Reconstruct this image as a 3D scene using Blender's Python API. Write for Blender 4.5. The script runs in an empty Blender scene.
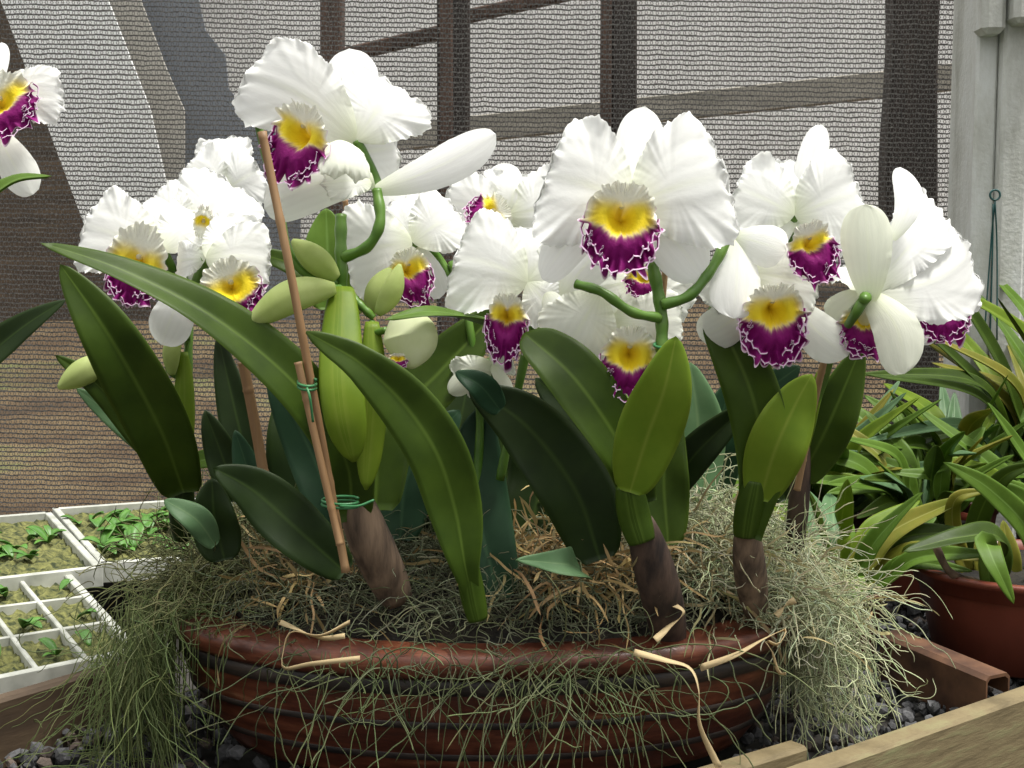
import bpy, math, random
import numpy as np
from mathutils import Vector, Matrix
R = math.radians
rng = np.random.default_rng(7)
random.seed(7)
SC = bpy.context.scene
COL = SC.collection

# ---------------------------------------------------------------- camera
F = 1400.0
HC = 0.42
PITCH = math.atan(134.0 / F)
cam_d = bpy.data.cameras.new('camera')
cam_d.sensor_width = 36.0
cam_d.lens = 36.0 * F / 1024.0
cam_d.clip_start = 0.02
cam = bpy.data.objects.new('camera', cam_d)
COL.objects.link(cam)
cam.location = (0, 0, HC)
cam.rotation_euler = (R(90) - PITCH, 0, 0)
cam_d.dof.use_dof = False
SC.camera = cam
# ---------------------------------------------------------------- world, sun, exposure
wd = bpy.data.worlds.new('world'); SC.world = wd; wd.use_nodes = True
nt = wd.node_tree; nt.nodes.clear()
wo = nt.nodes.new('ShaderNodeOutputWorld'); bg = nt.nodes.new('ShaderNodeBackground')
tc = nt.nodes.new('ShaderNodeTexCoord'); sx = nt.nodes.new('ShaderNodeSeparateXYZ')
mr = nt.nodes.new('ShaderNodeMapRange'); mr.inputs[1].default_value = -0.05; mr.inputs[2].default_value = 0.9
cr = nt.nodes.new('ShaderNodeValToRGB')
cr.color_ramp.elements[0].color = (0.10, 0.10, 0.09, 1)
cr.color_ramp.elements[1].color = (1.0, 1.0, 0.965, 1)
e = cr.color_ramp.elements.new(0.30); e.color = (0.37, 0.37, 0.355, 1)
nt.links.new(tc.outputs['Generated'], sx.inputs[0]); nt.links.new(sx.outputs['Z'], mr.inputs[0])
nt.links.new(mr.outputs[0], cr.inputs[0]); nt.links.new(cr.outputs[0], bg.inputs['Color'])
bg.inputs['Strength'].default_value = 0.95
nt.links.new(bg.outputs[0], wo.inputs[0])
def sun(name, direction, energy, angle, col):
    l = bpy.data.lights.new(name, 'SUN'); l.energy = energy; l.angle = R(angle); l.color = col
    o = bpy.data.objects.new(name, l); COL.objects.link(o)
    o.rotation_euler = Vector(direction).to_track_quat('-Z', 'Y').to_euler(); o.location = (1, 1, 3)
sun('daylight', (-0.32, 0.10, -1.0), 2.8, 16, (1.0, 0.97, 0.90))
SC.view_settings.view_transform = 'Standard'
SC.view_settings.look = 'None'
SC.view_settings.exposure = 0.80
SC.view_settings.gamma = 1.0
SC.view_settings.use_curve_mapping = False

CP, SP = math.cos(PITCH), math.sin(PITCH)
def W(px, py, Y):
    """photo point at distance Y in front of the camera's foot"""
    x = (px - 512) / F; y = -(py - 384) / F
    d = np.array([x, CP + y * SP, y * CP - SP])
    return np.array([0, 0, HC]) + d * (Y / d[1])
def PX(n, Y): return n * Y / F
def ground(px, py, z=0.0):
    x = (px - 512) / F; y = -(py - 384) / F
    d = np.array([x, CP + y * SP, y * CP - SP])
    return np.array([0, 0, HC]) + d * ((z - HC) / d[2])
def unit(v): v = np.asarray(v, float); return v / (np.linalg.norm(v) + 1e-12)

# ---------------------------------------------------------------- object helpers
def tag(o, label=None, cat=None, group=None, kind=None):
    if label: o['label'] = label
    if cat: o['category'] = cat
    if group: o['group'] = group
    if kind: o['kind'] = kind
    return o
def empty(name, loc, label, cat, group=None):
    o = bpy.data.objects.new(name, None); COL.objects.link(o)
    o.location = tuple(loc); o.empty_display_size = 0.02
    return tag(o, label, cat, group)
def worldloc(o):
    p = np.zeros(3)
    while o is not None:
        p += np.array(o.location); o = o.parent
    return p
class MB:
    def __init__(s): s.v = []; s.f = []; s.uv = []; s.c = []; s.n = 0; s.mi = []
    def add(s, V, Fc, UV=None, C=None, mi=0):
        V = np.asarray(V, float).reshape(-1, 3)
        Fc = np.asarray(Fc, int)
        s.v.append(V); s.f.append(Fc + s.n)
        s.uv.append(np.zeros((len(V), 2)) if UV is None else np.asarray(UV, float))
        s.c.append(np.ones((len(V), 3)) if C is None else np.asarray(C, float))
        s.mi.append(np.full(len(Fc), mi)); s.n += len(V)
    def build(s, name, mats, parent=None, smooth=True, origin=None):
        V = np.concatenate(s.v); UV = np.concatenate(s.uv); C = np.concatenate(s.c)
        org = worldloc(parent) if parent is not None else (np.zeros(3) if origin is None else np.asarray(origin, float))
        V = V - org
        me = bpy.data.meshes.new(name)
        counts = np.concatenate([np.full(len(f), f.shape[1]) for f in s.f])
        loops = np.concatenate([f.ravel() for f in s.f])
        starts = np.concatenate([[0], np.cumsum(counts)[:-1]])
        me.vertices.add(len(V)); me.vertices.foreach_set('co', V.ravel().astype(np.float32))
        me.loops.add(len(loops)); me.loops.foreach_set('vertex_index', loops.astype(np.int32))
        me.polygons.add(len(counts)); me.polygons.foreach_set('loop_start', starts.astype(np.int32))
        me.polygons.foreach_set('use_smooth', np.full(len(counts), smooth))
        if not isinstance(mats, (list, tuple)): mats = [mats]
        for m in mats: me.materials.append(m)
        me.polygons.foreach_set('material_index', np.concatenate(s.mi).astype(np.int32))
        me.update(calc_edges=True)
        ul = me.uv_layers.new(name='UVMap')
        ul.data.foreach_set('uv', UV[loops].ravel().astype(np.float32))
        ca = me.color_attributes.new('Col', 'FLOAT_COLOR', 'POINT')
        ca.data.foreach_set('color', np.hstack([C, np.ones((len(C), 1))]).ravel().astype(np.float32))
        me.validate()
        o = bpy.data.objects.new(name, me); COL.objects.link(o)
        if parent is not None: o.parent = parent
        elif origin is not None: o.location = tuple(origin)
        return o
def gridfaces(a, b, wrap=False):
    i = np.arange(a - 1)[:, None]; j = np.arange(b if wrap else b - 1)[None, :]
    j2 = (j + 1) % b
    f = np.stack(np.broadcast_arrays(i * b + j, i * b + j2, (i + 1) * b + j2, (i + 1) * b + j), -1)
    return f.reshape(-1, 4)
def boxm(mb, c, size, rotz=0, bev=0.0, mi=0, rot=None, C=None):
    """bevelled box"""
    h = np.array(size) / 2.0; b = min(bev, h.min() * 0.9) if bev else h.min() * 0.06
    V = []; idx = {}
    for sxx in (-1, 1):
        for syy in (-1, 1):
            for szz in (-1, 1):
                for ax in range(3):
                    p = h * np.array([sxx, syy, szz]); q = p - b * np.array([sxx, syy, szz]); q[ax] = p[ax]
                    idx[(sxx, syy, szz, ax)] = len(V); V.append(q)
    Q = []; T = []
    for ax in range(3):
        a1, a2 = [a for a in range(3) if a != ax]
        for s in (-1, 1):
            k = []
            for (p, q) in ((-1, -1), (1, -1), (1, 1), (-1, 1)):
                t = [0, 0, 0]; t[ax] = s; t[a1] = p; t[a2] = q
                k.append(idx[(t[0], t[1], t[2], ax)])
            Q.append(k)
    for ax in range(3):
        a1, a2 = [a for a in range(3) if a != ax]
        for p in (-1, 1):
            for q in (-1, 1):
                t = [0, 0, 0]; t[a1] = p; t[a2] = q
                lo = list(t); lo[ax] = -1; hi = list(t); hi[ax] = 1
                Q.append([idx[tuple(lo) + (a1,)], idx[tuple(hi) + (a1,)], idx[tuple(hi) + (a2,)], idx[tuple(lo) + (a2,)]])
    for sxx in (-1, 1):
        for syy in (-1, 1):
            for szz in (-1, 1):
                T.append([idx[(sxx, syy, szz, a)] for a in range(3)])
    V = np.array(V)
    if rot is None:
        ca, sa = math.cos(rotz), math.sin(rotz)
        rot = np.array([[ca, -sa, 0], [sa, ca, 0], [0, 0, 1]])
    V = V @ np.asarray(rot).T + np.array(c)
    def fix(fs):
        out = []
        cc = np.array(c)
        for f in fs:
            p = V[f]; n = np.cross(p[1] - p[0], p[2] - p[0])
            out.append(f if np.dot(n, p.mean(0) - cc) > 0 else f[::-1])
        return np.array(out)
    n0 = mb.n
    CC = None if C is None else np.tile(C, (len(V), 1))
    mb.add(V, fix(Q), C=CC, mi=mi)
    mb.add(V[:0], fix(T) - 0, mi=mi) if False else None
    T = fix(T) + n0
    mb.f.append(T); mb.mi.append(np.full(len(T), mi))
def spline(P, n):
    P = np.asarray(P, float)
    if len(P) == 2: return P[0] + (P[1] - P[0]) * np.linspace(0, 1, n)[:, None]
    Q = np.vstack([2 * P[0] - P[1], P, 2 * P[-1] - P[-2]])
    d = np.linalg.norm(np.diff(P[:, :3], axis=0), axis=1); cum = np.concatenate([[0], np.cumsum(d)]); cum /= cum[-1]
    T = np.linspace(0, 1, n); out = []
    for t in T:
        i = min(max(np.searchsorted(cum, t, side='right') - 1, 0), len(P) - 2)
        u = (t - cum[i]) / max(1e-9, cum[i + 1] - cum[i])
        a, b, c, e = Q[i], Q[i + 1], Q[i + 2], Q[i + 3]
        out.append(.5 * (2 * b + (c - a) * u + (2 * a - 5 * b + 4 * c - e) * u * u + (3 * b - 3 * c + e - a) * u ** 3))
    return np.array(out)
def frames(P):
    T = np.gradient(P, axis=0); T /= np.linalg.norm(T, axis=1)[:, None] + 1e-12
    N = np.zeros_like(T); up = np.array([0.13, -1, 0.07])
    for i in range(len(P)):
        n = up - T[i] * np.dot(up, T[i]); l = np.linalg.norm(n)
        if l < 1e-3: n = np.cross(T[i], [1, 0, 0]); l = np.linalg.norm(n)
        N[i] = n / l; up = N[i]
    return T, N, np.cross(T, N)
def tube(mb, P, rad, sides=8, C=None, mi=0, squash=1.0, cap=True):
    P = np.asarray(P, float); n = len(P); rad = np.broadcast_to(np.asarray(rad, float), (n,))
    T, N, B = frames(P)
    a = np.linspace(0, 2 * np.pi, sides, endpoint=False)
    V = P[:, None, :] + rad[:, None, None] * (np.cos(a)[None, :, None] * N[:, None, :] * squash + np.sin(a)[None, :, None] * B[:, None, :])
    V = V.reshape(-1, 3); f = gridfaces(n, sides, True)
    uv = np.stack(np.broadcast_arrays(np.linspace(0, 1, sides)[None, :], np.linspace(0, 1, n)[:, None]), -1).reshape(-1, 2)
    CC = None if C is None else (np.tile(C, (len(V), 1)) if np.ndim(C) == 1 else np.repeat(C, sides, axis=0))
    n0 = mb.n
    mb.add(V, f, uv, CC, mi)
    if cap:
        for k, s in ((0, -1), (n - 1, 1)):
            ring = np.arange(sides) + n0 + k * sides
            if s < 0: ring = ring[::-1]
            mb.f.append(ring[None, :]); mb.mi.append(np.array([mi]))
def lathe(mb, prof, c, sides=48, sx=1.0, sy=1.0, C=None, mi=0, wob=None):
    prof = np.asarray(prof, float); a = np.linspace(0, 2 * np.pi, sides, endpoint=False)
    V = np.zeros((len(prof), sides, 3))
    V[..., 0] = c[0] + prof[:, 0][:, None] * np.cos(a) * sx
    V[..., 1] = c[1] + prof[:, 0][:, None] * np.sin(a) * sy
    V[..., 2] = c[2] + prof[:, 1][:, None]
    if wob is not None: V[..., 2] += wob(a)[None, :]
    uv = np.stack(np.broadcast_arrays(np.linspace(0, 1, sides)[None, :], np.linspace(0, 1, len(prof))[:, None]), -1).reshape(-1, 2)
    mb.add(V.reshape(-1, 3), gridfaces(len(prof), sides, True), uv, C, mi)

# ---------------------------------------------------------------- materials
def mat(name):
    m = bpy.data.materials.new(name); m.use_nodes = True
    t = m.node_tree; t.nodes.clear()
    out = t.nodes.new('ShaderNodeOutputMaterial'); b = t.nodes.new('ShaderNodeBsdfPrincipled')
    t.links.new(b.outputs[0], out.inputs[0])
    return m, t, b, out
def noise(t, scale, detail=4, coord='Object', stretch=None, rough=.55):
    tc = t.nodes.new('ShaderNodeTexCoord'); n = t.nodes.new('ShaderNodeTexNoise')
    n.inputs['Scale'].default_value = scale; n.inputs['Detail'].default_value = detail; n.inputs['Roughness'].default_value = rough
    if stretch:
        mp = t.nodes.new('ShaderNodeMapping'); mp.inputs['Scale'].default_value = stretch
        t.links.new(tc.outputs[coord], mp.inputs[0]); t.links.new(mp.outputs[0], n.inputs[0])
    else: t.links.new(tc.outputs[coord], n.inputs[0])
    return n
def ramp(t, fac, stops):
    r = t.nodes.new('ShaderNodeValToRGB'); el = r.color_ramp.elements
    el[0].position = stops[0][0]; el[0].color = (*stops[0][1], 1)
    el[1].position = stops[-1][0]; el[1].color = (*stops[-1][1], 1)
    for p, c in stops[1:-1]:
        k = el.new(p); k.color = (*c, 1)
    t.links.new(fac, r.inputs[0]); return r
def bump(t, b, h, strength=.3, dist=.002):
    k = t.nodes.new('ShaderNodeBump'); k.inputs['Strength'].default_value = strength; k.inputs['Distance'].default_value = dist
    t.links.new(h, k.inputs['Height']); t.links.new(k.outputs[0], b.inputs['Normal'])
def simple(name, c1, c2, scale=20, rough=.6, bs=.2, stretch=None, spec=.5, lo=.35, hi=.65, bd=.002):
    m, t, b, o = mat(name)
    n = noise(t, scale, 5, stretch=stretch); r = ramp(t, n.outputs['Fac'], [(lo, c1), (hi, c2)])
    t.links.new(r.outputs[0], b.inputs['Base Color']); b.inputs['Roughness'].default_value = rough
    b.inputs['Specular IOR Level'].default_value = spec
    if bs: bump(t, b, n.outputs['Fac'], bs, bd)
    return m
def translucent_mix(t, b, out, colsock, fac):
    tr = t.nodes.new('ShaderNodeBsdfTranslucent'); mx = t.nodes.new('ShaderNodeMixShader')
    mx.inputs[0].default_value = fac
    t.links.new(colsock, tr.inputs[0]); t.links.new(b.outputs[0], mx.inputs[1]); t.links.new(tr.outputs[0], mx.inputs[2])
    t.links.new(mx.outputs[0], out.inputs[0])
def leafmat(name, c1, c2, mid, trans=.18, rough=.42):
    m, t, b, o = mat(name)
    n = noise(t, 28, 5); r = ramp(t, n.outputs['Fac'], [(.3, c1), (.7, c2)])
    tc = t.nodes.new('ShaderNodeTexCoord'); s = t.nodes.new('ShaderNodeSeparateXYZ'); t.links.new(tc.outputs['UV'], s.inputs[0])
    a = t.nodes.new('ShaderNodeMath'); a.operation = 'SUBTRACT'; a.inputs[1].default_value = .5; t.links.new(s.outputs['X'], a.inputs[0])
    ab = t.nodes.new('ShaderNodeMath'); ab.operation = 'ABSOLUTE'; t.links.new(a.outputs[0], ab.inputs[0])
    rr = ramp(t, ab.outputs[0], [(0.0, (1, 1, 1)), (.022, (.55, .55, .55)), (.05, (0, 0, 0)), (.46, (0, 0, 0)), (.5, (.6, .6, .6))])
    mx = t.nodes.new('ShaderNodeMix'); mx.data_type = 'RGBA'; mx.inputs['B'].default_value = (*mid, 1)
    sc_ = t.nodes.new('ShaderNodeMath'); sc_.operation = 'MULTIPLY'; sc_.inputs[1].default_value = .7
    t.links.new(rr.outputs[0], sc_.inputs[0]); t.links.new(sc_.outputs[0], mx.inputs['Factor']); t.links.new(r.outputs[0], mx.inputs['A'])
    t.links.new(mx.outputs['Result'], b.inputs['Base Color'])
    b.inputs['Roughness'].default_value = rough; b.inputs['Specular IOR Level'].default_value = .22
    w = noise(t, 60, 2, 'UV', (6, .4, 1)); bump(t, b, w.outputs['Fac'], .12, .002)
    translucent_mix(t, b, o, mx.outputs['Result'], trans)
    return m
M = {}
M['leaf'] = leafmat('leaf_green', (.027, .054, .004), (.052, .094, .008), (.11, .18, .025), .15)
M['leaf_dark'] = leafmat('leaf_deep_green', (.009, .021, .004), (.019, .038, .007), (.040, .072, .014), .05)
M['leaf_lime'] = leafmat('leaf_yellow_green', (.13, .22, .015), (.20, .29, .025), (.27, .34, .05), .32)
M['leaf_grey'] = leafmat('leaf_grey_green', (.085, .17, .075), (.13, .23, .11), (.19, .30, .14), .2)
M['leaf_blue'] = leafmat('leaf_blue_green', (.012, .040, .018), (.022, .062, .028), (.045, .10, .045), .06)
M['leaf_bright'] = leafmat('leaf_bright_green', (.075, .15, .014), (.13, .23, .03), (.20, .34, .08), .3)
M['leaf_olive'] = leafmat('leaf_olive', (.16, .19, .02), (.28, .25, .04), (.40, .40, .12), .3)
M['bud'] = leafmat('bud_pale_green', (.42, .52, .16), (.60, .68, .29), (.46, .56, .18), .38, .5)
M['budwhite'] = leafmat('bud_cream', (.62, .68, .38), (.76, .80, .56), (.60, .68, .38), .3, .5)
def vcol(name, rough, trans, bsc, bst, spec=.3, sheen=0):
    m, t, b, o = mat(name)
    a = t.nodes.new('ShaderNodeAttribute'); a.attribute_name = 'Col'
    t.links.new(a.outputs['Color'], b.inputs['Base Color'])
    b.inputs['Roughness'].default_value = rough; b.inputs['Specular IOR Level'].default_value = spec
    n = noise(t, bsc, 4, 'UV', (3, 1, 1)); bump(t, b, n.outputs['Fac'], bst, .002)
    if trans: translucent_mix(t, b, o, a.outputs['Color'], trans)
    return m
M['petal'] = vcol('white_petal', .6, .36, 9, .14)
M['lip'] = vcol('lip_velvet', .62, .12, 14, .4, .2)
M['stem'] = simple('green_stem', (.06, .15, .012), (.11, .22, .03), 40, .4, .1)
M['tie'] = simple('green_tie', (.02, .12, .04), (.04, .2, .07), 40, .4, 0)
M['cane'] = simple('bamboo_cane', (.22, .12, .05), (.36, .22, .11), 60, .55, .3, (1, 1, .08))
M['sheath'] = simple('papery_sheath', (.06, .04, .028), (.24, .165, .11), 90, .85, .9, (1, 1, .15))
M['sheathdark'] = simple('dark_sheath', (.02, .012, .010), (.09, .055, .04), 90, .7, .6, (1, 1, .3))
M['moss'] = vcol('spanish_moss', .75, .25, 9, 0)
M['wool'] = vcol('wood_wool', .7, .25, 9, 0)
M['peat'] = simple('root_mass', (.004, .003, .002), (.022, .017, .010), 60, .9, 1, bd=.006)
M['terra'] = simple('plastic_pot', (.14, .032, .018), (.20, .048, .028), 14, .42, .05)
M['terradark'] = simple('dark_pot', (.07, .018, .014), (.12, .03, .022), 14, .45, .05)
M['white_tray'] = simple('tray_plastic', (.34, .35, .31), (.54, .55, .50), 30, .6, .1)
M['traymoss'] = simple('tray_moss', (.02, .03, .006), (.20, .20, .06), 110, .9, 1, bd=.006)
M['seed'] = simple('seedling_leaf', (.045, .14, .015), (.10, .24, .035), 50, .45, .1)
M['dirt'] = simple('bed_soil', (.02, .018, .015), (.05, .045, .04), 40, .95, .8)
M['rust'] = simple('rusty_metal', (.045, .018, .010), (.15, .07, .035), 26, .6, .4)
M['wire'] = simple('dark_green_wire', (.01, .05, .05), (.02, .10, .10), 30, .4, 0)

# ---- wood
def woodmat(name, c1, c2, c3, stretch, rough=.75, bs=.5, sc=14):
    m, t, b, o = mat(name)
    n = noise(t, sc, 8, stretch=stretch, rough=.65)
    r = ramp(t, n.outputs['Fac'], [(.3, c1), (.52, c2), (.72, c3)])
    t.links.new(r.outputs[0], b.inputs['Base Color']); b.inputs['Roughness'].default_value = rough
    bump(t, b, n.outputs['Fac'], bs, .003); return m
M['plank'] = woodmat('weathered_plank', (.10, .075, .035), (.20, .155, .08), (.25, .25, .12), (1, 1, 6))
M['post'] = woodmat('brown_post', (.045, .022, .014), (.085, .044, .028), (.14, .075, .05), (4, 4, .5))
M['postdark'] = woodmat('dark_post', (.014, .009, .007), (.028, .017, .013), (.05, .032, .024), (4, 4, .5))
M['beam'] = woodmat('grey_beam', (.20, .19, .16), (.30, .28, .24), (.38, .36, .31), (.5, 4, 4))
def concretem(name, a, bb, c):
    m, t, b, o = mat(name)
    n = noise(t, 7, 8, rough=.7, stretch=(2.5, 2.5, .8)); r = ramp(t, n.outputs['Fac'], [(.25, a), (.5, bb), (.7, c)])
    t.links.new(r.outputs[0], b.inputs['Base Color']); b.inputs['Roughness'].default_value = .9
    n2 = noise(t, 160, 3); bump(t, b, n2.outputs['Fac'], .35, .003); return m
M['concrete'] = concretem('painted_concrete', (.36, .36, .32), (.60, .61, .58), (.74, .76, .76))
M['plaster'] = concretem('grey_plaster', (.70, .70, .70), (.78, .78, .78), (.86, .86, .86))
# ---- bowl wood
m, t, b, o = mat('varnished_bowl_wood')
n = noise(t, 9, 9, stretch=(1, 1, 10), rough=.7); r = ramp(t, n.outputs['Fac'], [(.30, (.024, .008, .005)), (.48, (.10, .026, .013)), (.62, (.19, .060, .030)), (.74, (.32, .16, .085))])
n3 = noise(t, 45, 4, stretch=(1, 1, 2)); mx = t.nodes.new('ShaderNodeMix'); mx.data_type = 'RGBA'; mx.blend_type = 'MULTIPLY'
r3 = ramp(t, n3.outputs['Fac'], [(.35, (.5, .45, .42)), (.6, (1, 1, 1))]); mx.inputs['Factor'].default_value = .8
t.links.new(r.outputs[0], mx.inputs['A']); t.links.new(r3.outputs[0], mx.inputs['B']); t.links.new(mx.outputs['Result'], b.inputs['Base Color'])
b.inputs['Roughness'].default_value = .36; bump(t, b, n3.outputs['Fac'], .3, .002); M['bowl'] = m
M['band'] = simple('dark_band', (.012, .010, .010), (.05, .035, .028), 30, .5, .3, (1, 1, 6))
# ---- gravel: per stone colour
m, t, b, o = mat('gravel_stone')
a = t.nodes.new('ShaderNodeAttribute'); a.attribute_name = 'Col'; n = noise(t, 260, 4)
mx = t.nodes.new('ShaderNodeMix'); mx.data_type = 'RGBA'; mx.blend_type = 'MULTIPLY'; mx.inputs['Factor'].default_value = .7
r = ramp(t, n.outputs['Fac'], [(.3, (.5, .5, .5)), (.7, (1.2, 1.2, 1.2))])
t.links.new(a.outputs['Color'], mx.inputs['A']); t.links.new(r.outputs[0], mx.inputs['B']); t.links.new(mx.outputs['Result'], b.inputs['Base Color'])
b.inputs['Roughness'].default_value = .85; bump(t, b, n.outputs['Fac'], .5, .002); M['stone'] = m
# ---- ground beyond the netting
m, t, b, o = mat('bare_earth')
n = noise(t, 1.3, 9, rough=.72, stretch=(1, 2.2, 1)); r = ramp(t, n.outputs['Fac'], [(.34, (.025, .016, .009)), (.46, (.08, .048, .022)), (.56, (.14, .10, .05)), (.64, (.11, .12, .04)), (.76, (.26, .23, .18))])
t.links.new(r.outputs[0], b.inputs['Base Color']); b.inputs['Roughness'].default_value = .95; M['earth'] = m
# ---- knitted shade netting: opaque threads, open holes
m, t, b, o = mat('knitted_netting')
tcn = t.nodes.new('ShaderNodeTexCoord'); s = t.nodes.new('ShaderNodeSeparateXYZ'); t.links.new(tcn.outputs['UV'], s.inputs[0])
def mth(op, a, b_=None, c_=None):
    k = t.nodes.new('ShaderNodeMath'); k.operation = op
    for i, v in enumerate((a, b_, c_)):
        if v is None: continue
        if isinstance(v, (int, float)): k.inputs[i].default_value = v
        else: t.links.new(v, k.inputs[i])
    return k.outputs[0]
wn = t.nodes.new('ShaderNodeTexNoise'); wn.inputs['Scale'].default_value = .35; wn.inputs['Detail'].default_value = 3; t.links.new(tcn.outputs['UV'], wn.inputs[0])
wob = mth('MULTIPLY', mth('SUBTRACT', wn.outputs['Fac'], .5), .8)
v = mth('ADD', s.outputs['Y'], wob)
row = mth('FRACT', v)                       # one knitted row per unit
line = mth('LESS_THAN', mth('ABSOLUTE', mth('SUBTRACT', row, .5)), .15)
par = mth('MULTIPLY', mth('FRACT', mth('MULTIPLY', mth('FLOOR', v), .5)), 1.0)
u = mth('ADD', s.outputs['X'], par)
tri = mth('ABSOLUTE', mth('SUBTRACT', mth('FRACT', u), .5))       # 0..0.5
zig = mth('LESS_THAN', mth('ABSOLUTE', mth('SUBTRACT', mth('MULTIPLY', tri, 2.0), mth('FRACT', mth('ADD', v, .5)))), .125)
fluff = t.nodes.new('ShaderNodeTexNoise'); fluff.inputs['Scale'].default_value = 2.2; fluff.inputs['Detail'].default_value = 2; t.links.new(tcn.outputs['UV'], fluff.inputs[0])
thread = mth('MAXIMUM', mth('MAXIMUM', line, zig), mth('GREATER_THAN', fluff.outputs['Fac'], .68))
tp = t.nodes.new('ShaderNodeBsdfTransparent'); mxs = t.nodes.new('ShaderNodeMixShader')
rc = ramp(t, fluff.outputs['Fac'], [(.35, (.045, .043, .042)), (.75, (.20, .19, .18))])
t.links.new(rc.outputs[0], b.inputs['Base Color']); b.inputs['Roughness'].default_value = .7
t.links.new(thread, mxs.inputs[0]); t.links.new(tp.outputs[0], mxs.inputs[1]); t.links.new(b.outputs[0], mxs.inputs[2])
t.links.new(mxs.outputs[0], o.inputs[0]); M['net'] = m
M['sheet'] = simple('pale_sheet', (.82, .84, .84), (.92, .93, .93), 5, .7, .1)
M['sheetedge'] = simple('grey_buff_sheet', (.42, .40, .36), (.50, .48, .43), 5, .7, .1)
M['slate'] = simple('slate_tarp', (.16, .18, .215), (.21, .235, .27), 4, .7, .1)
M['barkboard'] = woodmat('old_brown_boards', (.035, .022, .013), (.075, .048, .028), (.14, .095, .055), (1, 1, 7), sc=5)

# ================================================================ THE SETTING
def plane_struct(name, corners, material, thick=0.02, n=2):
    """a slab: four corners, with real thickness away from the camera"""
    A = np.array(corners, float); nrm = unit(np.cross(A[1] - A[0], A[3] - A[0]))
    B = A - nrm * thick; V = np.vstack([A, B]); mb = MB()
    k = len(A)
    mb.f.append(np.array([list(range(k))])); mb.mi.append(np.array([0]))
    mb.f.append(np.array([list(range(2 * k - 1, k - 1, -1))])); mb.mi.append(np.array([0]))
    side = np.array([[i, i + k, (i + 1) % k + k, (i + 1) % k] for i in range(k)])
    mb.add(V, side)
    return mb.build(name, material, smooth=False)
NETY = 2.30
o = plane_struct('floor', [(-3, .8, -.03), (.06, .90, -.03), (.60, 1.34, -.03), (3, 1.34, -.03), (3, NETY + .02, -.03), (-3, NETY + .02, -.03)], M['dirt'], .05); o['kind'] = 'structure'
o = plane_struct('floor_below', [(-3, -2, -.8), (3, -2, -.8), (3, NETY, -.8), (-3, NETY, -.8)], M['dirt'], .1); o['kind'] = 'structure'
o = plane_struct('floor_outside', [(-6, NETY + .03, -.12), (6, NETY + .03, -.12), (6, 4.6, .34), (-6, 4.6, .34)], M['earth'], .1)
o['kind'] = 'structure'
# pale rendered wall beyond the netting
o = plane_struct('wall_back', [W(150, 260, 4.2), W(1250, 260, 4.2), W(1250, -220, 4.2), W(150, -220, 4.2)], M['plaster'], .15); o['kind'] = 'structure'
o = plane_struct('wall_left', [W(-420, 330, 4.0), W(180, 330, 4.0), W(180, -220, 4.0), W(-420, -220, 4.0)], M['barkboard'], .06); o['kind'] = 'structure'
# netting itself, slightly billowed
def netting():
    nx, nz = 90, 50
    x0, x1 = -1.35, 1.12; z0, z1 = -.025, 1.15
    X, Z = np.meshgrid(np.linspace(x0, x1, nx), np.linspace(z0, z1, nz))
    Y = NETY + .012 * np.sin(X * 3.1 + 1) + .008 * np.sin(X * 7 + Z * 4) - .04 * X
    V = np.stack([X, Y, Z], -1).reshape(-1, 3)
    UV = np.stack([(X) / .0088, (Z + .02 * X) / .0078], -1).reshape(-1, 2)
    mb = MB(); mb.add(V, gridfaces(nz, nx), UV)
    o = mb.build('shade_netting', M['net'])
    tag(o, 'dark knitted shade netting stretched behind the orchids', 'netting')
netting()
def slabthing(name, pts, Y, material, label, cat, thick=.012, wav=0):
    P = [W(px, py, Y) for px, py in pts]
    o = plane_struct(name, P, material, thick); tag(o, label, cat); return o
slabthing('plastic_sheet', [(92, 246), (150, 262), (176, 230), (150, 110), (104, -10), (86, -60), (-22, -60)], 3.3, M['sheet'], 'pale plastic sheet hanging slanted behind the netting at left', 'sheet')
slabthing('cloth_strip', [(150, 262), (184, 240), (184, 110), (165, 66), (118, -60), (80, -60), (104, -10), (150, 110)], 3.36, M['sheetedge'], 'narrow buff grey cloth strip along the edge of the pale sheet', 'cloth')
slabthing('tarpaulin', [(160, 320), (300, 320), (300, 122), (246, 110), (228, 88), (225, 55), (205, 30), (185, -60), (95, -60)], 3.42, M['slate'], 'dark slate blue tarpaulin hanging behind the netting', 'tarpaulin')
# posts and beams beyond the netting
def postobj(name, px0, px1, pyt, pyb, Y, material, label, wav=0, depth=.06):
    mb = MB(); n = 40
    top = W((px0 + px1) / 2, pyt, Y); bot = W((px0 + px1) / 2, pyb, Y); bot = bot + (top - bot) * ((-.12 - bot[2]) / (top[2] - bot[2]))
    w = PX(px1 - px0, Y)
    zz = np.linspace(bot[2], top[2], n)
    V = []
    for k, z in enumerate(zz):
        cx = bot[0] + (top[0] - bot[0]) * (z - bot[2]) / (top[2] - bot[2]) + wav * .35 * math.sin(z * 9)
        hw = w / 2 * (1 + wav * 6 * math.sin(z * 13 + 1)); b_ = .004
        for (a, d) in ((-hw + b_, 0), (hw - b_, 0), (hw, b_), (hw, depth - b_), (hw - b_, depth), (-hw + b_, depth), (-hw, depth - b_), (-hw, b_)):
            V.append((cx + a, Y + d, z))
    mb.add(V, gridfaces(n, 8, True))
    mb.f.append(np.array([range(8)])[:, ::-1]); mb.f.append(np.array([range((n - 1) * 8, n * 8)])); mb.mi += [np.array([0])] * 2
    o = mb.build(name, material, smooth=False); tag(o, label, 'post'); return o
p = postobj('wooden_post', 437, 469, -120, 330, 2.50, M['postdark'], 'dark brown wooden post with a thin lath, behind the top left bloom')
mb = MB(); boxm(mb, (W(446, 80, 2.48)[0], 2.485, .53), (PX(13, 2.48), .024, 1.3), bev=.003); mb.build('lath', M['post'], p, False)
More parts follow.
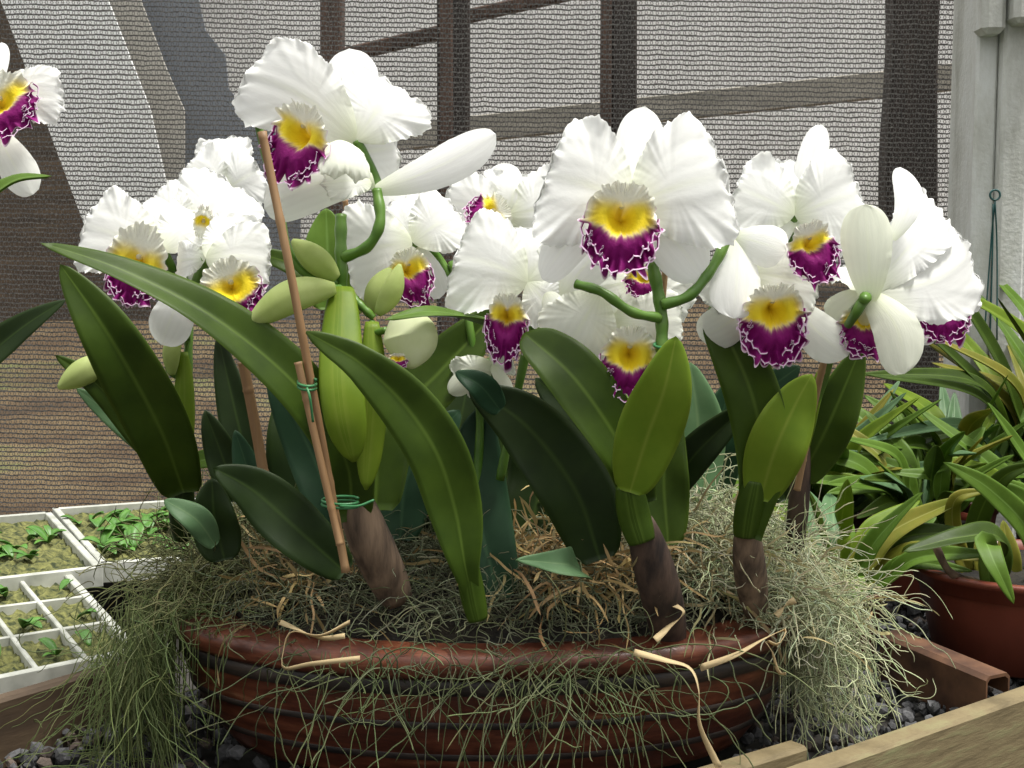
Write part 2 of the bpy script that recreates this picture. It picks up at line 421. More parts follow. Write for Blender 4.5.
p = postobj('wooden_post', 612, 637, -120, 330, 2.50, M['postdark'], 'dark wooden post with a red brown edge, above the large centre bloom')
mb = MB(); boxm(mb, (W(606.5, 80, 2.5)[0], 2.52, .53), (PX(10, 2.5), .05, 1.3), bev=.003); mb.build('lath', M['post'], p, False)
postobj('wooden_post', 320, 341, -120, 230, 2.56, M['post'], 'thin brown wooden post behind the tallest bloom')
postobj('tree_trunk', 891, 939, -130, 470, 2.42, M['postdark'], 'dark wavy edged timber post beside the concrete post', wav=.012)
def beam(name, p0, p1, Y, hpx, material, label, depth=.03):
    a = W(*p0, Y); b_ = W(*p1, Y); c = (a + b_) / 2; d = b_ - a; L = np.linalg.norm(d); d /= L
    n = np.array([0, 1, 0.]); s = np.cross(d, n)
    mb = MB(); boxm(mb, c, (L, depth, PX(hpx, Y)), rot=np.stack([d, n, s], 1), bev=.003)
    o = mb.build(name, material, smooth=False); tag(o, label, 'beam')
beam('wooden_beam', (300, 66), (452, 30), 2.60, 13, M['post'], 'sloping brown brace left of the double post')
beam('wooden_beam', (452, 20), (640, -22), 2.60, 12, M['post'], 'sloping brown brace right of the double post')
beam('wooden_beam', (300, 148), (1000, 72), 3.4, 26, M['beam'], 'long pale grey beam rising to the right behind the netting')
beam('wooden_beam', (905, 140), (960, 140), 2.55, 90, M['beam'], 'short pale board beside the dark timber post') if False else None
# concrete post with bracket, in front of the netting
cpo = MB(); Yc = 2.05; a = W(981, 0, Yc); b_ = W(1100, 0, Yc)
root = empty('concrete_post', (a[0] + .1, Yc + .06, 0), 'pale grey weathered concrete post with a bracket at the right edge', 'post')
hx = W(1003, 0, Yc)[0]
boxm(cpo, ((a[0] + hx) / 2, Yc + .07, .5), (hx - a[0], .12, 1.15), bev=.004); cpo.build('shaft', M['concrete'], root, False)
c2 = MB(); h2 = W(1030, 0, Yc)[0]; boxm(c2, ((hx + h2) / 2 + .001, Yc + .05, .5), (h2 - hx, .12, 1.15), bev=.004); c2.build('raised_strip', M['concrete'], root, False)
c3 = MB(); h3 = W(1075, 0, Yc)[0]; boxm(c3, ((h2 + h3) / 2 + .002, Yc + .09, .5), (h3 - h2, .12, 1.15), bev=.004); c3.build('side_web', M['concrete'], root, False)
c4 = MB(); zt = W(0, 14, Yc)[2]; c = W(1012, 14, Yc)
for (x0, x1, zb, d) in ((976, 1003, 36, .05), (1003, 1060, 28, .09)):
    A = W(x0, zb, Yc); B = W(x1, -60, Yc)
    boxm(c4, ((A[0] + B[0]) / 2, Yc - .005, (A[2] + B[2]) / 2), (B[0] - A[0], d, B[2] - A[2]), bev=.008)
c4.build('bracket', M['concrete'], root, False)
# wire hanger by the post
Yw = 1.85
root = empty('wire_hanger', W(990, 330, Yw), 'dark green twisted wire hanger with a small loop, before the concrete post', 'hanger')
mb = MB(); th = np.linspace(0, 2 * np.pi, 20); lc = W(995, 195, Yw); rr = PX(5, Yw)
tube(mb, [lc + np.array([rr * math.sin(x), 0, rr * math.cos(x)]) for x in th], PX(1.1, Yw), 6); mb.build('loop', M['wire'], root)
mb = MB()
for (q0, q1) in (((995, 200), (984, 340)), ((995, 200), (997, 340)), ((993, 204), (990, 340))):
    tube(mb, spline([W(*q0, Yw), W((q0[0] + q1[0]) / 2 + 1, 250, Yw + .01), W(*q1, Yw)], 14), PX(.8, Yw), 6)
mb.build('wire_strand', M['wire'], root)

# gravel bed
BX, BY, BRX, BRY, RIMZ = -.021, 1.20, .276, .165, .112
def ico():
    p = (1 + 5 ** .5) / 2
    V = np.array([(-1, p, 0), (1, p, 0), (-1, -p, 0), (1, -p, 0), (0, -1, p), (0, 1, p), (0, -1, -p), (0, 1, -p), (p, 0, -1), (p, 0, 1), (-p, 0, -1), (-p, 0, 1)], float)
    V /= np.linalg.norm(V[0])
    Fc = np.array([(0, 11, 5), (0, 5, 1), (0, 1, 7), (0, 7, 10), (0, 10, 11), (1, 5, 9), (5, 11, 4), (11, 10, 2), (10, 7, 6), (7, 1, 8), (3, 9, 4), (3, 4, 2), (3, 2, 6), (3, 6, 8), (3, 8, 9), (4, 9, 5), (2, 4, 11), (6, 2, 10), (8, 6, 7), (9, 8, 1)])
    return V, Fc
def gravel():
    V0, F0 = ico(); n = 15000
    x = rng.uniform(-.62, .95, n); y = rng.uniform(.80, 2.2, n)
    keep = (((x - BX) / (BRX * .80)) ** 2 + ((y - BY) / (BRY * .80)) ** 2 > 1) & (np.abs(x) < y * .42 + .06)
    keep &= ~((x < -.30) & (y > 1.35)) & ~((y > 1.7) & (rng.random(n) < .5))
    g0, g1 = ground(780, 776, .03), ground(1100, 664, .03); keep &= ((g1[0] - g0[0]) * (y - g0[1]) - (g1[1] - g0[1]) * (x - g0[0]) > .004)
    x = x[keep]; y = y[keep]; n = len(x)
    s = rng.uniform(.0035, .0078, n)
    sc3 = s[:, None] * rng.uniform(.65, 1.25, (n, 3))
    V = V0[None] * sc3[:, None, :] * (1 + rng.uniform(-.22, .22, (n, 12, 1)))
    a = rng.uniform(0, 6.28, (n, 3)); ca, sa = np.cos(a), np.sin(a)
    for (i, j, k) in ((0, 1, 0), (1, 2, 1), (0, 2, 2)):
        vi = V[..., i] * ca[:, k, None] - V[..., j] * sa[:, k, None]; vj = V[..., i] * sa[:, k, None] + V[..., j] * ca[:, k, None]
        V[..., i], V[..., j] = vi, vj
    V[..., 0] += x[:, None]; V[..., 1] += y[:, None]; V[..., 2] += rng.uniform(-.014, .006, n)[:, None] - .004
    g = rng.uniform(.03, .15, n); C = np.stack([g * 1.0, g * 1.0, g * 1.06], 1)
    w = rng.random(n) < .16; C[w] = C[w] * [1.25, .95, .75]
    Fc = (F0[None] + (np.arange(n) * 12)[:, None, None]).reshape(-1, 3)
    mb = MB(); mb.add(V.reshape(-1, 3), Fc, C=np.repeat(C, 12, 0))
    o = mb.build('gravel', M['stone'], smooth=False)
    tag(o, 'grey crushed gravel covering the bed around the bowl', 'gravel', kind='stuff')
gravel()
def plank(name, p0, p1, w, h, material, label, z0=0):
    a = np.array(p0, float); b_ = np.array(p1, float); d = b_ - a; L = np.linalg.norm(d); ang = math.atan2(d[1], d[0])
    c = (a + b_) / 2; mb = MB(); boxm(mb, (0, 0, 0), (L, w, h), bev=.003)
    o = mb.build(name, material, smooth=False); o.location = (c[0], c[1], z0 + h / 2); o.rotation_euler = (0, 0, ang); tag(o, label, 'plank'); return o
a = ground(780, 776, .03); b_ = ground(1100, 664, .03)
plank('wooden_plank', a[:2], b_[:2], .022, .11, M['plank'], 'long mossy plank edging the gravel at bottom right', -.08)
a = ground(640, 790, .035); b_ = ground(800, 742, .035)
plank('wooden_plank', a[:2] + [0, .0], b_[:2], .02, .10, M['plank'], 'short pale plank end in front of the bowl', -.065)
a = ground(-60, 714, .046); b_ = ground(165, 648, .046)
plank('wooden_plank', a[:2], b_[:2], .016, .062, M['barkboard'], 'dark board holding up the seedling trays at left', -.016)
# bent rusty channel
Yr = 0
root_a = ground(882, 682, .0); root_b = ground(988, 722, 0.0)
mb = MB(); A = np.array([root_a[0], root_a[1], 0]); B = np.array([root_b[0], root_b[1], 0]); d = unit(B - A); s = np.array([-d[1], d[0], 0]); L = np.linalg.norm(B - A)
prof = [(-.004, .002), (-.004, .046), (.0, .050), (.022, .050), (.026, .046), (.026, .030), (.024, .030), (.024, .044), (.020, .047), (.001, .047), (-.002, .044), (-.002, .002)]
V = []
for k in range(12):
    q = A + d * L * (k / 11.0) + np.array([0, 0, -.008 * k / 11])
    for (u_, z_) in prof: V.append(q + s * u_ + np.array([0, 0, z_]))
mb.add(V, gridfaces(12, len(prof), True)); mb.f.append(np.array([range(len(prof))])); mb.f.append(np.array([range(11 * len(prof), 12 * len(prof))])); mb.mi += [np.array([0])] * 2
o = mb.build('metal_channel', M['rust'], smooth=False); tag(o, 'rusty brown bent metal channel lying between bowl and red pot', 'channel')

# ================================================================ BOWL
root = empty('wooden_bowl', (BX, BY, 0), 'wide oval red brown varnished wooden bowl with dark bands', 'bowl')
def ovl(prof, name, material, wob=None):
    mb = MB(); lathe(mb, [(r_, z_) for r_, z_ in prof], (BX, BY, 0), 120, BRX, BRY, wob=wob); return mb.build(name, material, root)
def prof_r(z): return .80 + .175 * math.sin(min(1, max(0, z / .096)) * 1.45) ** .9
body = [(0.0, .004), (.70, .004), (.79, .002)] + [(prof_r(z), z) for z in np.linspace(.004, .094, 18)] + [(.90, .096), (.84, .09), (.74, .03), (0, .02)]
ovl(body, 'body', M['bowl'])
ovl([(.90, .093), (.985, .094), (1.0, .098), (1.0, .106), (.99, .111), (.96, .1135), (.86, .117), (.83, .116), (.82, .108), (.83, .10), (.90, .093)], 'rim', M['bowl'])
for z, hb in ((.087, .006), (.056, .003), (.028, .0035)):
    r_ = prof_r(z) + .003
    ovl([(r_ - .02, z - hb - .0005), (r_, z - hb), (r_ + .001, z), (r_, z + hb), (r_ - .02, z + hb + .0005)], 'band', M['band'])

def mound(x, y):
    q = ((x - BX) / (BRX * .86)) ** 2 + ((y - BY) / (BRY * .86)) ** 2
    q = np.minimum(q, 1.3)
    h = RIMZ + .000 + .050 * np.maximum(0, 1 - q) ** .7
    h = h + .034 * np.exp(-(((x - .17) / .09) ** 2 + ((y - 1.24) / .07) ** 2)) + .03 * np.exp(-(((x + .24) / .08) ** 2 + ((y - 1.26) / .08) ** 2))
    return h
mb = MB(); rs = np.linspace(0, .86, 14); an = np.linspace(0, 2 * np.pi, 60, endpoint=False)
X = BX + rs[:, None] * BRX * np.cos(an); Y = BY + rs[:, None] * BRY * np.sin(an)
Z = mound(X, Y) - .008 + .003 * np.sin(X * 90) * np.cos(Y * 80); Z[-1] = .10
mb.add(np.stack([X, Y, Z], -1).reshape(-1, 3), gridfaces(14, 60, True)[:, ::-1])
o = mb.build('potting_bark', M['peat']); tag(o, 'dark fibrous potting bark filling the wooden bowl', 'potting mix', kind='stuff')

# ================================================================ MOSS AND WOOD WOOL (stuff)
def strands(mb, starts, dirs, length, npt, curl, grav, rad, cols, flat=False, surf=None, wiggle=1.0):
    n = len(starts); P = np.zeros((n, npt, 3)); P[:, 0] = starts
    D = dirs / np.linalg.norm(dirs, axis=1)[:, None]
    step = length / (npt - 1)
    ax = rng.normal(size=(n, 3)); ax /= np.linalg.norm(ax, axis=1)[:, None]
    w = rng.normal(size=n) * curl; w2 = rng.uniform(.5, 1.6, n) * wiggle; ph = rng.uniform(0, 6.28, n)
    for k in range(1, npt):
        ang = w * .6 + curl * np.sin(ph + k * w2)
        c, s_ = np.cos(ang)[:, None], np.sin(ang)[:, None]
        D = D * c + np.cross(ax, D) * s_ + ax * (np.sum(ax * D, 1)[:, None]) * (1 - c)
        D[:, 2] -= grav
        D /= np.linalg.norm(D, axis=1)[:, None]
        P[:, k] = P[:, k - 1] + D * step[:, None]
        if surf is not None:
            z = surf(P[:, k, 0], P[:, k, 1]); low = P[:, k, 2] < z
            P[low, k, 2] = z[low] + rng.uniform(0, .003, low.sum())
            D[low, 2] = np.abs(D[low, 2]) * .3
        P[:, k, 2] = np.maximum(P[:, k, 2], .003)
    # bounded smooth frames
    T = np.gradient(P, axis=1); T /= np.linalg.norm(T, axis=2)[..., None] + 1e-9
    if flat:
        up = rng.normal(size=(n, 1, 3)) * .6 + np.array([0, -.4, 1]); S = np.cross(T, up); S /= np.linalg.norm(S, axis=2)[..., None] + 1e-9
        tw = (ph[:, None] + np.linspace(0, 2.2, npt)[None, :] * w2[:, None])[..., None]
        N = np.cross(S, T); S2 = S * np.cos(tw) + N * np.sin(tw)
        w_ = rad[:, None, None] * np.ones((1, npt, 1)); w_[:, 0] *= .3; w_[:, -1] *= .2
        V = np.stack([P - S2 * w_, P + S2 * w_], 2); sides = 2
        Fc = (gridfaces(npt, 2)[None] + (np.arange(n) * npt * 2)[:, None, None]).reshape(-1, 4)
    else:
        up = np.array([.3, -.8, .5]); S = np.cross(T, up); S /= np.linalg.norm(S, axis=2)[..., None] + 1e-9
        N = np.cross(S, T); w_ = rad[:, None, None] * np.ones((1, npt, 1)); w_[:, -1] *= .15; w_[:, 0] *= .5
        V = np.stack([P + w_ * (math.cos(a) * S + math.sin(a) * N) for a in (0, 2.094, 4.189)], 2); sides = 3
        Fc = (gridfaces(npt, 3, True)[None] + (np.arange(n) * npt * 3)[:, None, None]).reshape(-1, 4)
    mb.add(V.reshape(-1, 3), Fc, C=np.repeat(cols, npt * sides, 0))
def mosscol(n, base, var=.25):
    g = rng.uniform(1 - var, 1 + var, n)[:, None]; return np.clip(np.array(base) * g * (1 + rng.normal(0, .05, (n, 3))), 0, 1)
PALE = (.55, .57, .38); GREEN = (.28, .34, .15); DIM = (.21, .25, .15)  # same moss throughout, lit and shaded tones put into the colours
def msurf(x, y): return np.where(((x - BX) / BRX) ** 2 + ((y - BY) / BRY) ** 2 < 1, mound(x, y), 0.0)
# (1) the bright clump over the right rim
def inside(x, y): return ((x - BX) / BRX) ** 2 + ((y - BY) / BRY) ** 2 < 1
def RR(n): return rng.uniform(.00032, .0006, n)
mb = MB(); n = 4200
x = rng.normal(.19, .055, n); y = rng.normal(1.22, .07, n); kk = (x < .272) & ((y > 1.135) | (x > .235)) & (y > 1.06); x = x[kk]; y = y[kk]; n = len(x)
z = np.where(inside(x, y), mound(x, y), RIMZ - .01) + rng.uniform(0, .03, n)
d = rng.normal(size=(n, 3)); d[:, 0] += .15; d[:, 1] -= .1; d[:, 2] = np.abs(d[:, 2]) * .4
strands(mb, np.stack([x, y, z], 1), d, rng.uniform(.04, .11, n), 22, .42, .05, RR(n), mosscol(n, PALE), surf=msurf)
n = 700
y = rng.uniform(1.12, 1.30, n); x = rng.normal(.262, .022, n) - (1.2 - y) * .1; z = rng.uniform(.03, .14, n)
d = np.stack([rng.normal(.25, .5, n), rng.normal(-.2, .5, n), rng.normal(-.4, .5, n)], 1)
strands(mb, np.stack([x, y, z], 1), d, rng.uniform(.04, .10, n), 22, .36, .10, RR(n), mosscol(n, (.46, .50, .30)), surf=msurf)
o = mb.build('spanish_moss', M['moss'])
tag(o, 'pale grey green moss clump spilling over the right rim of the bowl', 'moss', kind='stuff')
# (2) the left clump, shade put into its colour, hanging to the gravel
mb = MB(); n = 1300
x = rng.normal(-.245, .040, n); y = np.maximum(rng.normal(1.25, .06, n), 1.135 + np.clip(x + .27, -.1, .3) * .25); z = np.where(inside(x, y), mound(x, y), RIMZ - .01) + rng.uniform(0, .03, n)
d = rng.normal(size=(n, 3)); d[:, 0] -= .1; d[:, 2] = np.abs(d[:, 2]) * .4
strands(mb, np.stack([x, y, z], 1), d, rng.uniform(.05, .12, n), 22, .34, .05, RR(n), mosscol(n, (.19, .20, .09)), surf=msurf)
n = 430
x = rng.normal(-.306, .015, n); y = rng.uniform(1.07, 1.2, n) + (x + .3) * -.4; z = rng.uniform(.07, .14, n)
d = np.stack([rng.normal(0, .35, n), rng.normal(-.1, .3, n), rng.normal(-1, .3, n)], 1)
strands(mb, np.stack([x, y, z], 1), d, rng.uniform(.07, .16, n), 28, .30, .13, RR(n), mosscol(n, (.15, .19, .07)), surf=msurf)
o = mb.build('spanish_moss', M['moss'])
tag(o, 'shade darkened olive moss hanging from the left rim down to the gravel', 'moss', kind='stuff')
# (3) dim moss over middle and front rim, shade painted into its colour
mb = MB(); n = 3600
a = rng.uniform(0, 6.28, n); q = np.sqrt(rng.random(n)) * .86
x = BX + BRX * q * np.cos(a); y = BY + BRY * q * np.sin(a); kk = (x < .15) | (rng.random(n) < .3); x = x[kk]; y = y[kk]; n = len(x)
z = mound(x, y) + rng.uniform(0, .012, n)
d = rng.normal(size=(n, 3)); d[:, 2] = np.abs(d[:, 2]) * .5
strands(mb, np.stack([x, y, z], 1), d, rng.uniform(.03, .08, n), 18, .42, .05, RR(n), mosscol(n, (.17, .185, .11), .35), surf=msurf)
for (a0, sd, n, L0, L1, cc) in ((-1.75, .10, 20, .04, .09, (.16, .18, .10)), (-1.30, .14, 95, .06, .16, (.14, .165, .075)), (-1.95, .22, 40, .06, .15, (.12, .15, .065)), (-1.6, .5, 40, .04, .12, (.13, .15, .075))):
    a = rng.normal(a0, sd, n)
    x = BX + BRX * 1.0 * np.cos(a); y = BY + BRY * 1.02 * np.sin(a) - rng.uniform(.0, .012, n); z = RIMZ + rng.uniform(-.015, .012, n)
    d = np.stack([rng.normal(0, .9, n), rng.normal(-.25, .15, n), rng.normal(-.5, .5, n)], 1)
    strands(mb, np.stack([x, y, z], 1), d, rng.uniform(L0, L1, n), 28, .25, .06, RR(n) * 1.15, mosscol(n, cc), surf=None)
o = mb.build('spanish_moss', M['moss'])
tag(o, 'thin dim moss strands tangled over the middle and front rim of the bowl', 'moss', kind='stuff')
# wood wool
def wool(cx, cy, sx_, sy_, n, label, L=(.05, .12), col=(.42, .30, .14)):
    mb = MB(); x = rng.normal(cx, sx_, n); y = rng.normal(cy, sy_, n); z = mound(x, y) + rng.uniform(0, .014, n)
    d = rng.normal(size=(n, 3)); d[:, 2] = np.abs(d[:, 2]) * .3
    strands(mb, np.stack([x, y, z], 1), d, rng.uniform(*L, n), 16, .28, .05, rng.uniform(.0006, .0015, n), mosscol(n, col, .3), flat=True, surf=msurf)
    o = mb.build('wood_wool', M['wool']); tag(o, label, 'wood wool', kind='stuff'); return o
c = ground(575, 590, .135); wool(c[0], c[1], .034, .024, 380, 'tan curly wood wool heaped in the middle of the bowl')
c = ground(310, 600, .13); wool(c[0], c[1], (.022), .018, 80, 'tan curly wood wool beside the left canes')
c = ground(690, 575, .145); wool(c[0], c[1], .055, .03, 230, 'scattered straw coloured wood wool near the right orchids', col=(.38, .32, .17))
# a few big pale ribbons over the front rim, one by one
def ribbon(pts, wpx, label):
    P = spline([W(*p) for p in pts], 30); T, N, B = frames(P); w = PX(wpx, pts[0][2]) / 2 * 1.4
    tw = np.linspace(0, 2.4, 30)[:, None]; S = N * np.sin(tw * 1.3 + .4) + B * np.cos(tw * 1.3 + .4)
    V = np.stack([P - S * w, P + S * w], 1).reshape(-1, 3); mb = MB(); mb.add(V, gridfaces(30, 2), C=np.tile((.66, .52, .30), (60, 1)))
    o = mb.build('wood_shaving', M['wool'], origin=P[0]); sm = o.modifiers.new('s', 'SOLIDIFY'); sm.thickness = .0004
    tag(o, label, 'wood shaving', 'loose wood shavings on the bowl')
ribbon([(634, 652, 1.02), (665, 660, 1.01), (690, 668, 1.0), (699, 690, .99), (700, 725, .985), (719, 768, .98)], 5, 'long pale shaving hanging over the front rim to the bottom of the photo')
ribbon([(700, 668, 1.03), (735, 655, 1.02), (765, 638, 1.02), (786, 630, 1.02), (778, 645, 1.01), (765, 640, 1.01), (772, 652, 1.01), (778, 672, 1.01), (786, 674, 1.01)], 5, 'pale shaving looping over the right part of the front rim')
ribbon([(280, 622, 1.04), (300, 630, 1.03), (322, 638, 1.03), (345, 636, 1.03)], 4, 'pale flat shaving lying on the rim at left')
ribbon([(350, 622, 1.04), (320, 636, 1.02), (292, 632, 1.02), (284, 650, 1.02), (284, 668, 1.015), (310, 664, 1.015), (360, 658, 1.01)], 3.5, 'thin tan shaving hooked over the front rim at left')
ribbon([(664, 600, 1.06), (684, 612, 1.05), (668, 628, 1.05), (655, 640, 1.04)], 5, 'short pale shaving curled on the rim, right of centre')
ribbon([(776, 616, 1.09), (786, 605, 1.09), (795, 600, 1.09)], 5, 'small pale shaving upright near the right end of the rim')

# ================================================================ ORCHIDS
VIEW = np.array([0, -1, .12])
def leaf(parent, pts, w, m='leaf', name='leaf', nrm=(0, -1, .35), fold=.35, prof=None, tip=.75, label=None, wave=.0, base=.35):
    """pts: (px,py,depth) base -> tip; w in photo pixels at its widest"""
    n = 34; nu = 11
    P = spline([W(*p) for p in pts], n)
    T = np.gradient(P, axis=0); T /= np.linalg.norm(T, axis=1)[:, None]
    t_ = np.linspace(0, 1, n)
    pf = base * (1 - t_) ** 2.0 + np.sin(np.pi * np.clip(t_, 0, 1) ** tip) ** .62 * (1 - base * (1 - t_) ** 2)
    pf = np.where(t_ > .97, pf * (1 - (t_ - .97) / .03 * .8), pf); pf = pf / pf.max()
    if prof is not None:
        pf = np.interp(t_, np.linspace(0, 1, len(prof)), np.array(prof, float)); w = pf.max()
        pf = np.convolve(np.pad(pf, 2, 'edge'), [.1, .2, .4, .2, .1], 'valid') / w
        pf = pf * np.where(t_ > .9, np.sqrt(np.clip(1 - ((t_ - .9) / .101) ** 2, .02, 1)), 1)
    hw = PX(w, np.mean([p[2] for p in pts])) / 2 * pf
    nr = unit(nrm); V = np.zeros((n, nu, 3)); U = np.linspace(-1, 1, nu)
    ph = random.uniform(0, 6)
    for i in range(n):
        nn = nr - T[i] * np.dot(nr, T[i]); nn = unit(nn); s = np.cross(T[i], nn)
        for j, u_ in enumerate(U):
            V[i, j] = P[i] + s * hw[i] * u_ * math.cos(fold * .9) + nn * hw[i] * (abs(u_) ** 1.3) * math.sin(fold) * .9 + nn * hw[i] * .12 * math.sin(t_[i] * 9 + ph + u_) * abs(u_) * (1 if wave == 0 else wave)
    # thickness: second skin
    V2 = V.copy()
    th = .0011
    gu = np.gradient(V, axis=0); gv = np.gradient(V, axis=1); N = np.cross(gu, gv); N /= np.linalg.norm(N, axis=2)[..., None] + 1e-12
    edge = (1 - np.abs(U) ** 4)[None, :, None] * .9 + .1
    A = V + N * th * edge; B = V - N * th * edge
    ring = np.concatenate([A, B[:, ::-1]], 1)
    uvx = np.concatenate([(U + 1) / 2, (U[::-1] + 1) / 2])
    UV = np.stack(np.broadcast_arrays(uvx[None, :], t_[:, None]), -1).reshape(-1, 2)
    mb = MB(); mb.add(ring.reshape(-1, 3), gridfaces(n, 2 * nu, True), UV)
    for k in (0, n - 1):
        r_ = np.arange(2 * nu) + k * 2 * nu
        mb.f.append(r_[None, :]); mb.mi.append(np.array([0]))
    o = mb.build(name, M[m], parent)
    if label: o['label'] = label
    return o
def stem(parent, pts, wpx, m='stem', name='flower_stalk', ends=1.0, label=None):
    P = spline([W(*p) for p in pts], 8 * len(pts)); r0 = PX(wpx, pts[0][2]) / 2
    t_ = np.linspace(0, 1, len(P)); rad = r0 * (1 + (ends - 1) * t_) * (1 + .08 * np.sin(t_ * 25))
    mb = MB(); tube(mb, P, rad, 12); o = mb.build(name, M[m], parent)
    if label: o['label'] = label
    return o
def bulb(parent, pts, wpx, m='leaf_lime', name='pseudobulb', squash=.6, label=None, pw=.6):
    P = spline([W(*p) for p in pts], 24); t_ = np.linspace(0, 1, 24)
    rad = PX(wpx, pts[0][2]) / 2 * (.25 + .75 * np.sin(np.pi * (t_ * .86 + .10)) ** pw)
    if name == 'flower_sheath': rad = rad * np.sqrt(np.clip(1 - ((.22 - t_) / .222).clip(0, 1) ** 2, .02, 1))
    mb = MB(); tube(mb, P, rad, 18, squash=squash); o = mb.build(name, M[m], parent)
    if label: o['label'] = label
    return o
def bud(parent, pts, wpx, m='bud', label=None, squash=.9):
    P = spline([W(*p) for p in pts], 26); t_ = np.linspace(0, 1, 26)
    rad = PX(wpx, pts[0][2]) / 2 * np.clip(np.sin(np.pi * np.clip(t_ * .90 + .08, 0, 1)) ** .75, .12, 1)
    T, N, B = frames(P); a = np.linspace(0, 2 * np.pi, 30, endpoint=False)
    rib = 1 - .07 * np.abs(np.cos(1.5 * a + .4)) ** 8
    V = P[:, None] + (rad[:, None] * rib[None, :])[..., None] * (np.cos(a)[None, :, None] * N[:, None] * squash + np.sin(a)[None, :, None] * B[:, None])
    UV = np.stack(np.broadcast_arrays((.1 + .3 * np.abs(np.sin(1.5 * a)))[None, :], t_[:, None]), -1).reshape(-1, 2)
    mb = MB(); mb.add(V.reshape(-1, 3), gridfaces(26, 30, True), UV)
    mb.f.append(np.arange(30)[None, ::-1]); mb.f.append((np.arange(30) + 25 * 30)[None, :]); mb.mi += [np.array([0])] * 2
    o = mb.build('bud', M[m], parent)
    if label: o['label'] = label
    return o
WHITE = np.array([.93, .935, .93]); PALEG = np.array([.76, .82, .52]); CREAM = np.array([.88, .87, .62]); YEL = np.array([.86, .66, .02]); MAG = np.array([.20, .004, .125])
MAG2 = np.array([.32, .012, .22])
def petalmesh(base, tip, halfw, broad, nrm, bulge, ruf, seed, cup, curl, tint, warm=0.0, side=0.0):
    rs_ = np.random.default_rng(seed)
    ax = tip - base; L = np.linalg.norm(ax); a = ax / L
    n = unit(nrm - a * np.dot(nrm, a)); s = np.cross(a, n)
    NT, NU = (110, 61) if broad else (36, 21)
    t_ = np.linspace(0.0, 1, NT)[:, None]; u_ = np.linspace(-1, 1, NU)[None, :]
    if broad:
        pf = (t_ ** .60) * (1 - t_ ** 4.6) ** .5; pf = pf / pf.max()
    else:
        pf = (.16 + .84 * t_ ** .8) * (1 - t_ ** 3.0) ** .55; pf = pf / pf.max()
    w = halfw * pf
    e_side = np.abs(u_) ** 5 * np.clip(t_ * 2.0, 0, 1); e_tip = np.clip((t_ - .80) / .2, 0, 1) ** 2
    e = np.maximum(e_side * np.ones_like(t_), e_tip * np.ones_like(u_))
    phi = np.arctan2(u_ * w, (t_ - .4) * L + 1e-6)          # angle round the blade
    ru = np.zeros((NT, NU)); nt_ = np.zeros((NT, NU)); wl = np.zeros((NT, NU))
    for k in (5, 8, 13, 21, 33):
        p = rs_.uniform(0, 6.28); ru += np.sin(k * phi + p) / (k ** .55) * rs_.uniform(.7, 1.3)
    for k in (13, 29, 47, 71, 101):
        p = rs_.uniform(0, 6.28); nt_ += np.abs(np.sin(k * phi / 2 + p)) * 1.6 / k ** .5
    for k in (3, 5, 9, 15):
        p = rs_.uniform(0, 6.28); wl += np.sin(k * u_ * 1.5 + p + t_ * 1.2) / k ** .9
    fr = 1 - e ** 2 * .13 * nt_ * (1 if broad else .2)
    V = (base + a * (L * t_ * (1 - e_tip * .09 * nt_ * broad) )[..., None] + s * (w * u_ * fr + side * L * np.sin(np.pi * t_) * np.ones_like(u_))[..., None]
         + n * (bulge * L * np.sin(np.pi * t_ * .9) + curl * L * t_ ** 2 + cup * w * u_ ** 2
                + ruf * halfw * (e * .55 + .10 * np.abs(u_) ** 1.5 * t_) * ru + .045 * halfw * wl * t_ * (1 if broad else .5))[..., None])
    g = np.clip(1 - t_ / .35, 0, 1) * np.ones_like(u_)
    g = np.maximum(g * .55, np.exp(-(u_ / .06) ** 2) * (1 - t_) * .35)
    C = WHITE * (1 - g[..., None]) + PALEG * g[..., None]
    C = C * (1 - tint) + PALEG * tint * np.ones_like(C)
    C = C * (1 + .02 * np.sin(u_ * 40 + 3 * t_))[..., None]
    UV = np.stack(np.broadcast_arrays((u_ + 1) / 2, t_), -1).reshape(-1, 2)
    return V, np.clip(C, 0, .96), UV, NT, NU
